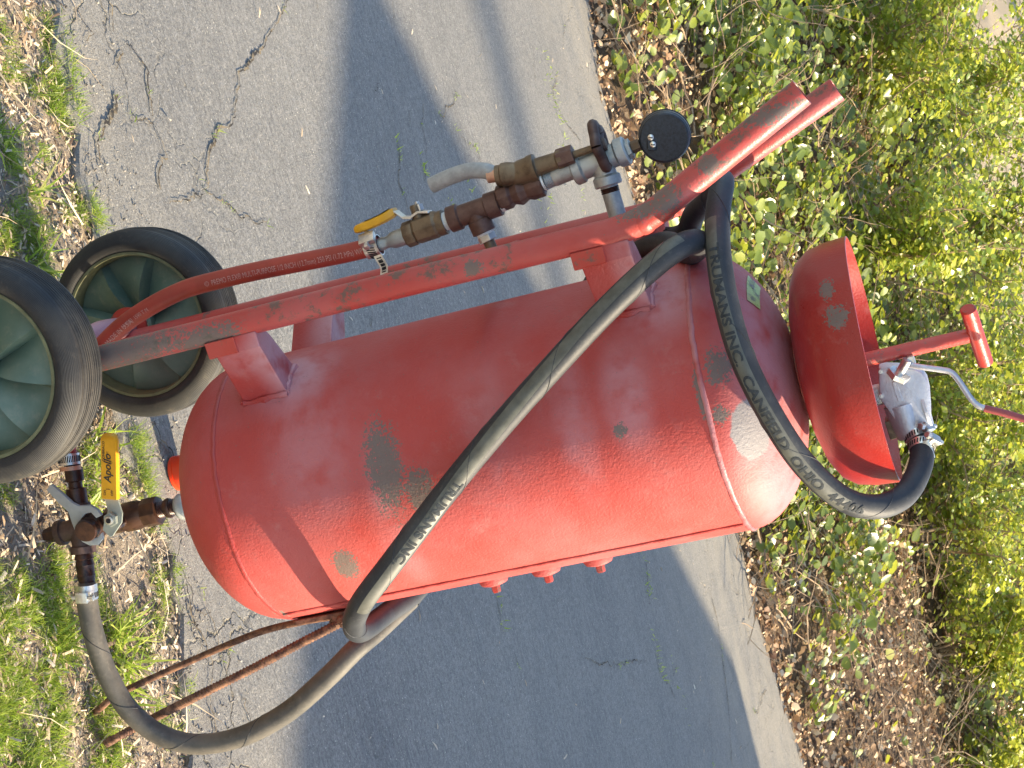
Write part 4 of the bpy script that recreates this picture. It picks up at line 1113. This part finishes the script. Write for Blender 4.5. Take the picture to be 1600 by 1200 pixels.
# galvanised nipple and tee
d2 = AP(905, 262) - AP(845, 287); d2 /= np.linalg.norm(d2)
mb = MB(); prf = []
for k in range(4): prf += [(k * .0024, .0148), (.0012 + k * .0024, .0162)]
latheA(mb, prf, AP(842, 287), d2, 24); mb.build("thread_tape", M['tape'], AL, angle=20)
mb = MB(); prf = []
for k in range(6): prf += [(.010 + k * .002, .0145), (.011 + k * .002, .0156)]
prf += [(.0225, .0162), (.050, .0162)]
for k in range(6): prf += [(.0505 + k * .002, .0146), (.0515 + k * .002, .0156)]
latheA(mb, prf, AP(842, 287), d2, 24); mb.build("galvanised_nipple", M['galv'], AL, angle=20)
c4 = AP(942, 250, .004)
bd = AP(964, 318) - AP(950, 270); bd /= np.linalg.norm(bd)
mb = MB(); latheA(mb, [(-.042, .0215), (-.040, .0240), (-.030, .0240), (-.027, .0200), (.018, .0200), (.021, .0245), (.032, .0245), (.034, .022)], c4, d2, 28)
latheA(mb, [(0, .0190), (.019, .0190), (.022, .0235), (.032, .0235), (.034, .0215)], c4 + d2 * -.002, bd, 28); mb.build("galvanised_tee", M['galv'], AL, angle=35)
latheA(MB(), [(.034, .0150), (.078, .0150)], c4 + d2 * -.002, bd, 24).build("drop_nipple", M['galv'], AL)
for q in (.036, .073):
    mb = MB(); latheA(mb, [(q + k * .0011, (.0150, .0160)[k % 2]) for k in range(7)], c4 + d2 * -.002, bd, 24, closed=False)
    mb.build("pipe_thread", M['brownpipe'], AL, angle=15)
latheA(MB(), [(.078, .0200), (.100, .0200)], c4 + d2 * -.002, bd, 8).build("union", M['galv'], AL, smooth=False, bevel=.001)
latheA(MB(), [(.034, .0175), (.040, .0175)], c4, d2, 6).build("bushing", M['galv'], AL, smooth=False, bevel=.001)
latheA(MB(), [(.040, .0105), (.052, .0105)], c4, d2, 6).build("gauge_stem", M['bronze'], AL, smooth=False, bevel=.001)
# gauge seen from its back
gc = AP(1038, 215, 0.0); gn = CAM - gc; gn /= np.linalg.norm(gn); gn = gn + np.array([.10, 0, -.06]); gn /= np.linalg.norm(gn)
ga = lathe(MB(), [(-.024, .0310), (-.020, .0328), (-.004, .0328), (-.002, .0316), (.0015, .0310), (.0030, .0292), (.0032, .0010)], gc, gn, 56).build("pressure_gauge", M['gaugeblack'], AL, angle=30)
lathe(MB(), [(-.003, .0338), (-.001, .0338)], gc - gn * .019, gn, 56).build("bezel", M['gaugeblack'], ga)
gu_, gv_, _ = frame(gn, CU)
mb = MB(); box(mb, gc + gn * .0035 + (AP(1017, 220) - gc) * .9, CU, CR, gn, .0062, .0125, .0025); mb.build("back_pad", M['gaugeblack'], ga, bevel=.003)
for (a, b) in ((1017, 214), (1020.5, 225)):
    s_ = lathe(MB(), [(0, .0040), (.0016, .0038), (.0024, .0022)], AP(a, b, -.0) + gn * (.0058), gn, 16).build("screw", M['chrome'], ga)
    box(MB(), AP(a, b, 0) + gn * .0084, CU, CR, gn, .0028, .0005, .0003).build("screw_slot", M['dark'], ga, smooth=False)

# ------------------------------------------------------------------ orange cup behind the cart
cg = G(272, 742); cg = np.array([.006, .468, 0])
cup = thing("plastic_cup", "small orange plastic cup standing on the asphalt behind the red tank", "cup", tuple(cg))
mb = MB(); lathe(mb, [(.004, .001), (.004, .0275), (.006, .0290), (.085, .0345), (.088, .0350), (.088, .0335), (.085, .0330), (.010, .0275), (.008, .001)], (0, 0, 0), (0, 0, 1), 40, closed=False)
mb.build("cup_wall", M['orange'], cup, angle=40)
lathe(MB(), [(.004, .0300), (.010, .0300)], (0, 0, 0), (0, 0, 1), 40).build("cup_foot", M['orange'], cup)

# ------------------------------------------------------------------ verge: straw, stones, grass
def in_verge(n, x0=-1.5, x1=1.2, y0=-1.0):
    x = rng.uniform(x0, x1, n); y = rng.uniform(y0, 1.0, n) ; k = y < near_y(x) + .02; x, y = x[k], y[k]
    return x, y, verge_z(x, y)
x, y, z = in_verge(105000); n = len(x)
patch = hills(x, y, 3.2, 1.1) > -.45 - .6 * rng.random(len(x))
x, y, z = x[patch], y[patch], z[patch]; n = len(x)
L_ = rng.gamma(2.2, .0042, n).clip(.003, .020)
scatter("straw_mulch", CHIP_V, CHIP_F, np.stack([x, y, z + rng.random(n) * .008], 1), rots(n, .35), np.stack([L_ * rng.uniform(.25, 1.3, n), L_, L_], 1), M['straw'], label="brown straw and bark chips covering the verge soil")
x, y, z = in_verge(24000); n = len(x); s = rng.gamma(2, .0010, n).clip(.0008, .009)
scatter("gravel", ICO_V, ICO_F, np.stack([x, y, z + s * .3], 1), rots(n, 1), np.stack([s, s * rng.uniform(.6, 1, n), s * rng.uniform(.4, .8, n)], 1), M['stone'], label="small stones mixed into the verge soil")
# asphalt crumbs and dust on the broken edge of the drive
n = 1300; x = rng.uniform(-1.3, 1.2, n); y = near_y(x) + rng.gamma(1.3, .07, n); s = rng.gamma(2, .0009, n).clip(.0006, .004)
scatter("edge_gravel", ICO_V, ICO_F, np.stack([x, y, np.full(n, .004)], 1), rots(n, 1), np.stack([s, s * .8, s * .6], 1), M['stone'], label="loose crumbs along the broken near edge of the asphalt")

def tufts(spots, per, name, label, mat, hgt=.035, spread=.03, tilt=.5, wid=1.0, green=(0, 1)):
    P = []; H = []
    for (x, y, k) in spots:
        m_ = int(per * k); P.append(np.stack([x + rng.normal(0, spread * k ** .5, m_), y + rng.normal(0, spread * k ** .5, m_)], 1)); H.append(np.full(m_, hgt * (.6 + .5 * k)))
    P = np.concatenate(P); H = np.concatenate(H) * rng.uniform(.4, 1.25, len(P)); n = len(P)
    z = np.where(P[:, 1] > near_y(P[:, 0]), .004, verge_z(P[:, 0], P[:, 1]))
    R = rots(n, tilt)
    return scatter(name, BLADE_V, BLADE_F, np.stack([P[:, 0], P[:, 1], z], 1), R, np.stack([H * 1.1 * wid, H, H], 1), mat, rnd=rng.uniform(*green, n), label=label)
sp = []
def add(px, py, k): g = G(px, py); sp.append((g[0], g[1], k))
for a in ((85, 40, .5), (95, 80, .7), (100, 110, .8), (92, 140, .9), (105, 160, .8), (98, 175, .6), (140, 330, .5), (150, 345, .4), (132, 310, .4), (60, 130, .4), (25, 110, .5), (10, 200, .4), (30, 250, .4), (40, 330, .7), (70, 380, .6), (20, 360, .5), (80, 420, .4),
          (110, 330, .3), (215, 690, .55), (205, 700, .4), (218, 735, .5), (225, 755, .5), (230, 775, .4), (245, 820, .35), (150, 870, .5), (155, 890, .4), (165, 930, .5), (255, 905, .5), (262, 925, .5), (270, 890, .3), (255, 975, .5), (235, 1010, .3),
          (180, 960, .5), (165, 1100, .7), (180, 1130, .7), (190, 1180, .8), (170, 1190, .6), (255, 1120, .5), (262, 1140, .5), (285, 1150, .3), (200, 1085, .4), (290, 1080, .3), (110, 770, .3), (125, 740, .5), (140, 700, .4), (150, 760, .5), (145, 720, .4),
          (20, 760, .4), (35, 770, .3)): add(*a)
for _ in range(84):
    px = rng.uniform(-40, 118); py = rng.uniform(870, 1260); add(px, py, rng.uniform(.15, .85))
for _ in range(40):
    px = rng.uniform(-60, 90); py = rng.uniform(-40, 420); add(px, py, rng.uniform(.15, .4))
tufts(sp, 330, "grass", "bright green grass tufts growing along the verge", M['grassblade'], .022, .020, .85, .8)
wide = [(g[0], g[1], .5) for g in (G(a, b) for a, b in ((165, 735), (150, 780), (165, 700), (205, 985), (190, 1010), (200, 1060), (215, 1040), (185, 985), (20, 215), (60, 290), (70, 410), (190, 1100), (120, 1000)))]
tufts(wide, 46, "broad_grass", "broad pale grass blades lying beside the hose", M['grassblade'], .075, .02, .9, .9, (.3, 1))
# thin dry stalks
n = 420; x, y, z = in_verge(n * 2); n = len(x); L_ = rng.uniform(.04, .13, n)
scatter("dry_stalks", BLADE_V, BLADE_F, np.stack([x, y, z + .006], 1), rots(n, 2.2), np.stack([L_ * .35, L_, L_], 1), M['straw'], rnd=rng.uniform(.55, 1, n), label="dry pale stalks lying over the verge")
# green shoots in the cracks
k = rng.random(len(CR_PTS)) < .05; Q = CR_PTS[k]; Q = Q[np.abs(hills(Q[:, 0], Q[:, 1], 2.5, .4)) > .18]; Q = np.repeat(Q, 4, 0) + rng.normal(0, .006, (len(Q) * 4, 2)); n = len(Q)
H = rng.uniform(.006, .016, n)
scatter("crack_weeds", BLADE_V, BLADE_F, np.stack([Q[:, 0], Q[:, 1], np.full(n, .005)], 1), rots(n, .9), np.stack([H * 2.2, H, H], 1), M['grassblade'], rnd=rng.uniform(.2, .9, n), label="tiny green weeds sprouting from the asphalt cracks")
mossp = []
for (a, b, m_, sdx) in ((619, 233, 22, .006), (659, 265, 22, .006), (738, 320, 20, .02), (700, 310, 8, .01), (860, 130, 30, .03), (870, 170, 26, .03), (880, 220, 22, .03), (855, 160, 20, .03), (905, 300, 26, .03), (1008, 895, 30, .02), (1012, 930, 22, .02), (1027, 1030, 26, .02), (1030, 1050, 20, .02), (780, 955, 14, .012), (846, 340, 16, .02), (857, 325, 16, .02), (1060, 1080, 16, .03)):
    g = G(a, b)
    for _ in range(m_): mossp.append((g[0] + rng.normal(0, sdx * 3), g[1] + rng.normal(0, sdx)))
mossp = np.array(mossp)[::2]; n = len(mossp); H = rng.uniform(.008, .022, n)
scatter("drive_weeds", BLADE_V, BLADE_F, np.stack([mossp[:, 0], mossp[:, 1], np.full(n, .006)], 1), rots(n, .9), np.stack([H * 3, H, H], 1), M['grassblade'], rnd=rng.uniform(.3, 1, n), label="small weeds scattered over the far half of the drive")
n = 260; x = rng.uniform(-1.6, 3, n); y = near_y(x) + rng.uniform(.05, 4.9, n); s = rng.uniform(.008, .028, n)
scatter("drive_litter", CHIP_V, CHIP_F, np.stack([x, y, np.full(n, .006)], 1), rots(n, .3), np.stack([s * .45, s, s], 1), M['straw'], rnd=rng.uniform(.4, 1, n), label="scattered bits of dry leaf on the drive")

# ------------------------------------------------------------------ bank: leaf litter, creeper, twigs
def on_bank(n, x0=-3.5, x1=6.5, d0=.0, d1=7.0, pw=1.0):
    x = rng.uniform(x0, x1, n); d = d0 + (d1 - d0) * rng.random(n) ** pw; y = far_y(x) + d; return x, y, d
x, y, d = on_bank(46000, d0=-.10, d1=6.5, pw=1.25); n = len(x); L_ = rng.gamma(5, .0062, n).clip(.012, .075)
scatter("leaf_litter", DEAD_V, DEAD_F, np.stack([x, y, bank_z(x, y) + rng.random(n) ** 2 * .05], 1), rots(n, .8, (.35, -.3)), L_, M['deadleaf'], rnd=rng.random(n) ** 1.1, label="brown fallen leaves covering the bank")
x, y, d = on_bank(105000, d0=.05, d1=6.5, pw=1.15)
bare = np.exp(-(((x - 3.2) / .9) ** 2 + ((d - 1.4) / 1.3) ** 2)) * 1.3 + np.exp(-(((x - .3) / .5) ** 2 + ((d - 2.6) / .5) ** 2)) * .4 + np.exp(-(((x + .9) / .5) ** 2 + ((d - .1) / .2) ** 2)) * .4
dens = .55 + .70 * hills(x, y, 1.3, 3.0) + .25 * hills(x, y, 3.3, 5.0) - bare - np.exp(-d / .09) * .5
k = rng.random(len(x)) < dens.clip(.03, 1); x, y, d = x[k], y[k], d[k]; n = len(x)
hgt = (.07 + .26 * (hills(x, y, 2.2, 6.0) * .5 + .5)) * np.minimum(d / .5 + .3, 1.3)
zz = bank_z(x, y) + .02 + hgt * rng.random(n) ** .8
scatter("creeper_groundcover", OVAL_V, OVAL_F, np.stack([x, y, zz], 1), rots(n, .62, (.62, -.5)), rng.gamma(7, .0070, n).clip(.022, .10), M['creeper'], rnd=(rng.random(n) * .75 + .25 * rng.random(n) ** 3), label="glossy green creeper leaves covering the bank")


def twig_mesh(p0, dir0, L, r0, mb, wob=.25, depth=1):
    n = min(max(4, int(L / .06)), 12); p = np.array(p0, float); d = np.array(dir0, float); d /= np.linalg.norm(d); pts = [p.copy()]
    for i in range(n):
        d = d + rng.normal(0, wob, 3) * .5; d /= np.linalg.norm(d); p = p + d * L / n; pts.append(p.copy())
        if depth > 0 and rng.random() < .35: twig_mesh(p, d + rng.normal(0, .7, 3), L * .5, r0 * .55, mb, wob, depth - 1)
    tube(mb, pts, [r0, r0 * .45], 5)
mb = MB()
for _ in range(560):
    x = rng.uniform(-2.2, 5); dd = rng.uniform(.0, 4.5); y = far_y(x) + dd; a = rng.uniform(0, 2 * math.pi)
    twig_mesh((x, y, bank_z(x, y) + rng.uniform(.02, .16)), (math.cos(a), math.sin(a) * .7, rng.uniform(-.1, .35)), rng.uniform(.25, .9), rng.uniform(.0022, .006), mb)
mb.build("twigs", M['twig'], None, smooth=True, kind="stuff", label="tangle of pale dry twigs and vine stems over the bank")


def shrub(x0, y0, hgt, rx, nl, label, seed, leaf=(.022, .065), group="leafy shrubs on top of the bank", mat='shrubleaf', nst=12):
    z0 = float(bank_z(np.array(x0), np.array(y0)))
    t = thing("shrub", label, "shrub", (x0, y0, z0), group)
    mb = MB(); tips = []
    for k in range(nst):
        a = rng.uniform(0, 2 * math.pi); lean = rng.uniform(.1, .75); L = hgt * rng.uniform(.6, 1.05)
        p = np.array([rng.normal(0, .08), rng.normal(0, .08), -.03]); d = np.array([math.cos(a) * lean * rx / hgt * 1.5, math.sin(a) * lean * rx / hgt * 1.5, 1.0]); d /= np.linalg.norm(d); pts = [p.copy()]
        m_ = 9
        for i in range(m_):
            d = d + rng.normal(0, .16, 3) + np.array([0, 0, -.03]); d /= np.linalg.norm(d); p = p + d * L / m_; pts.append(p.copy())
            if i > 1: tips.append(p.copy())
            if i > 1:
                for _q in range(2):
                    q = p.copy(); e = d + rng.normal(0, .8, 3); e /= np.linalg.norm(e); qs = [q.copy()]; LL = L * rng.uniform(.12, .35)
                    for _ in range(4): e = e + rng.normal(0, .2, 3); e /= np.linalg.norm(e); q = q + e * LL / 4; qs.append(q.copy()); tips.append(q.copy())
                    tube(mb, qs, [.0035, .0015], 4)
        tube(mb, pts, [.010, .004], 6)
    mb.build("stems", M['twig'], t)
    tips = np.array(tips); tips = tips[rng.random(len(tips)) < .42]; n = nl; b = tips[(len(tips) * rng.random(n) ** 1.3).astype(int)]
    clump = rng.normal(0, .05, (len(tips), 3))
    P = b + rng.normal(0, .042, (n, 3))
    scatter("foliage", LEAF_V, LEAF_F, P, rots(n, .8, (.3, -.15)), rng.uniform(leaf[0], leaf[1], n), M[mat], rnd=rng.random(n), parent=t, kind=None)
    return t
SH = [(-1.7, 8.6, 1.1, .9, "fine-leaved green shrub at the upper left end of the bank"), (-.55, 9.3, 1.25, .9, "green shrub beyond the gauge with bare pale ground above it"), (.55, 8.5, 1.2, .85, "yellow-green shrub behind the handle grips"),
      (1.55, 8.7, 1.25, .9, "bright yellow-green shrub behind the bowl and tee handle"), (2.5, 8.9, 1.15, .9, "bright shrub beyond the silver lever"), (3.4, 9.2, 1.05, .8, "bright shrub above the bare litter patch"), (4.6, 9.8, 1.1, .9, "pale shrub at the far right of the bank"),
      (-.2, 10.9, 1.4, 1.1, "taller shrub in the second row behind the gauge"), (1.0, 10.6, 1.5, 1.1, "taller shrub in the second row behind the handles"), (2.2, 10.8, 1.5, 1.1, "taller shrub in the second row behind the bowl"), (3.6, 11.4, 1.4, 1.1, "taller shrub in the second row above the litter patch"), (-2.6, 10.5, 1.3, 1.1, "shrub in the second row at the far left")]
for i, (a, b, h_, r_, lb) in enumerate(SH): shrub(a, b, h_, r_, 4300, lb, i)

# ------------------------------------------------------------------ trees: a few on the bank top and bare ones added out of view to throw long soft shadows
def tree(x0, y0, H, r, label, cat="tree", group="bare trees added along the drive to cast shadows", low=.45, z0=0.0):
    t = thing("bare_tree", label, cat, (x0, y0, z0), group)
    mb = MB(); pts = [(0, 0, -.2)]; p = np.array([0, 0, -.2]); d = np.array([rng.normal(0, .02), rng.normal(0, .02), 1.0])
    for i in range(12): d = d + rng.normal(0, .02, 3); d /= np.linalg.norm(d); p = p + d * H / 12; pts.append(tuple(p))
    pts = spline(pts, 2); tube(mb, pts, [r * 1.25, r, r * .8, r * .45, r * .2], 14); mb.build("trunk", M['bark'], t)
    mb = MB()
    for k in range(26):
        i = int(len(pts) * rng.uniform(low, .97)); a = rng.uniform(0, 2 * math.pi)
        twig_mesh(pts[i], (math.cos(a), math.sin(a), rng.uniform(.3, 1)), H * rng.uniform(.12, .3), r * .22, mb, .12, 2)
    mb.build("limbs", M['bark'], t)
tree(42.0, 3.35, 34, .15, "slim bare tree added out of view right of the drive to cast a soft shadow", low=.74)
tree(44.0, 4.35, 35, .24, "stout bare tree added out of view right of the drive to cast a soft shadow", low=.76)
tree(40.0, 5.3, 34, .12, "thin bare sapling added out of view right of the drive to cast a soft shadow", low=.72)
for (a, b) in ((-3.4, 16.), (.6, 18.5), (4.8, 17.), (9, 15)):
    tree(a, b, 13, .16, {-3.4: "bare tree far up the bank on the left", .6: "bare tree far up the bank behind the gauge", 4.8: "bare tree far up the bank behind the bowl", 9: "bare tree far up the bank on the right"}[a], group="bare trees up the bank", z0=float(bank_z(np.array(a), np.array(b))))

# unseen gabled house, added and shaped to throw the wedge of shadow
HX = 10.0; te = math.tan(rad(SUN_EL))
hs = thing("shadow_house", "pale clapboard house with a plain gable, added out of view to cast the wedge shadow", "house", (HX, 2.0, 0))
zr = (HX + 1.12) * te; sl = .53
mb = MB()
for (ya, yb_) in ((-2.35, 0), (0, 2.95)):
    za, zb = zr - abs(ya) * sl, zr - abs(yb_) * sl
    mb.add([(0, ya, za), (0, yb_, zb), (9, yb_, zb), (9, ya, za), (0, ya, za - .14), (0, yb_, zb - .14), (9, yb_, zb - .14), (9, ya, za - .14)],
           [(0, 1, 2, 3), (4, 7, 6, 5), (0, 4, 5, 1), (1, 5, 6, 2), (2, 6, 7, 3), (3, 7, 4, 0)])
mb.build("roof", simple("grey_shingle", (.10, .10, .10), .9, 0, .4, 20), hs, smooth=False)
mb = MB(); za = zr - 2.1 * sl - .15; zb = zr - 2.55 * sl - .15
pts = [(-2.1, -.3), (2.55, -.3), (2.55, zb), (0, zr - .15), (-2.1, za)]; n = 5
mb.add([(.25, a, b) for a, b in pts] + [(8.7, a, b) for a, b in pts], [tuple(range(5))[::-1], tuple(range(5, 10))] + [(i, (i + 1) % 5, 5 + (i + 1) % 5, 5 + i) for i in range(5)])
mb.build("wall", simple("cream_clapboard", (.55, .52, .44), .7, 0, .1, 3), hs, smooth=False)
for yy in (-1.0, 1.1):
    fr_ = box(MB(), (.235, yy, 1.7), (1, 0, 0), (0, 1, 0), (0, 0, 1), .03, .5, .7).build("window", simple("white_trim", (.7, .7, .68), .5), hs, smooth=False)
    box(MB(), (.20, yy, 1.7), (1, 0, 0), (0, 1, 0), (0, 0, 1), .004, .43, .63).build("pane", simple("dark_glass", (.03, .04, .05), .1), fr_, smooth=False)
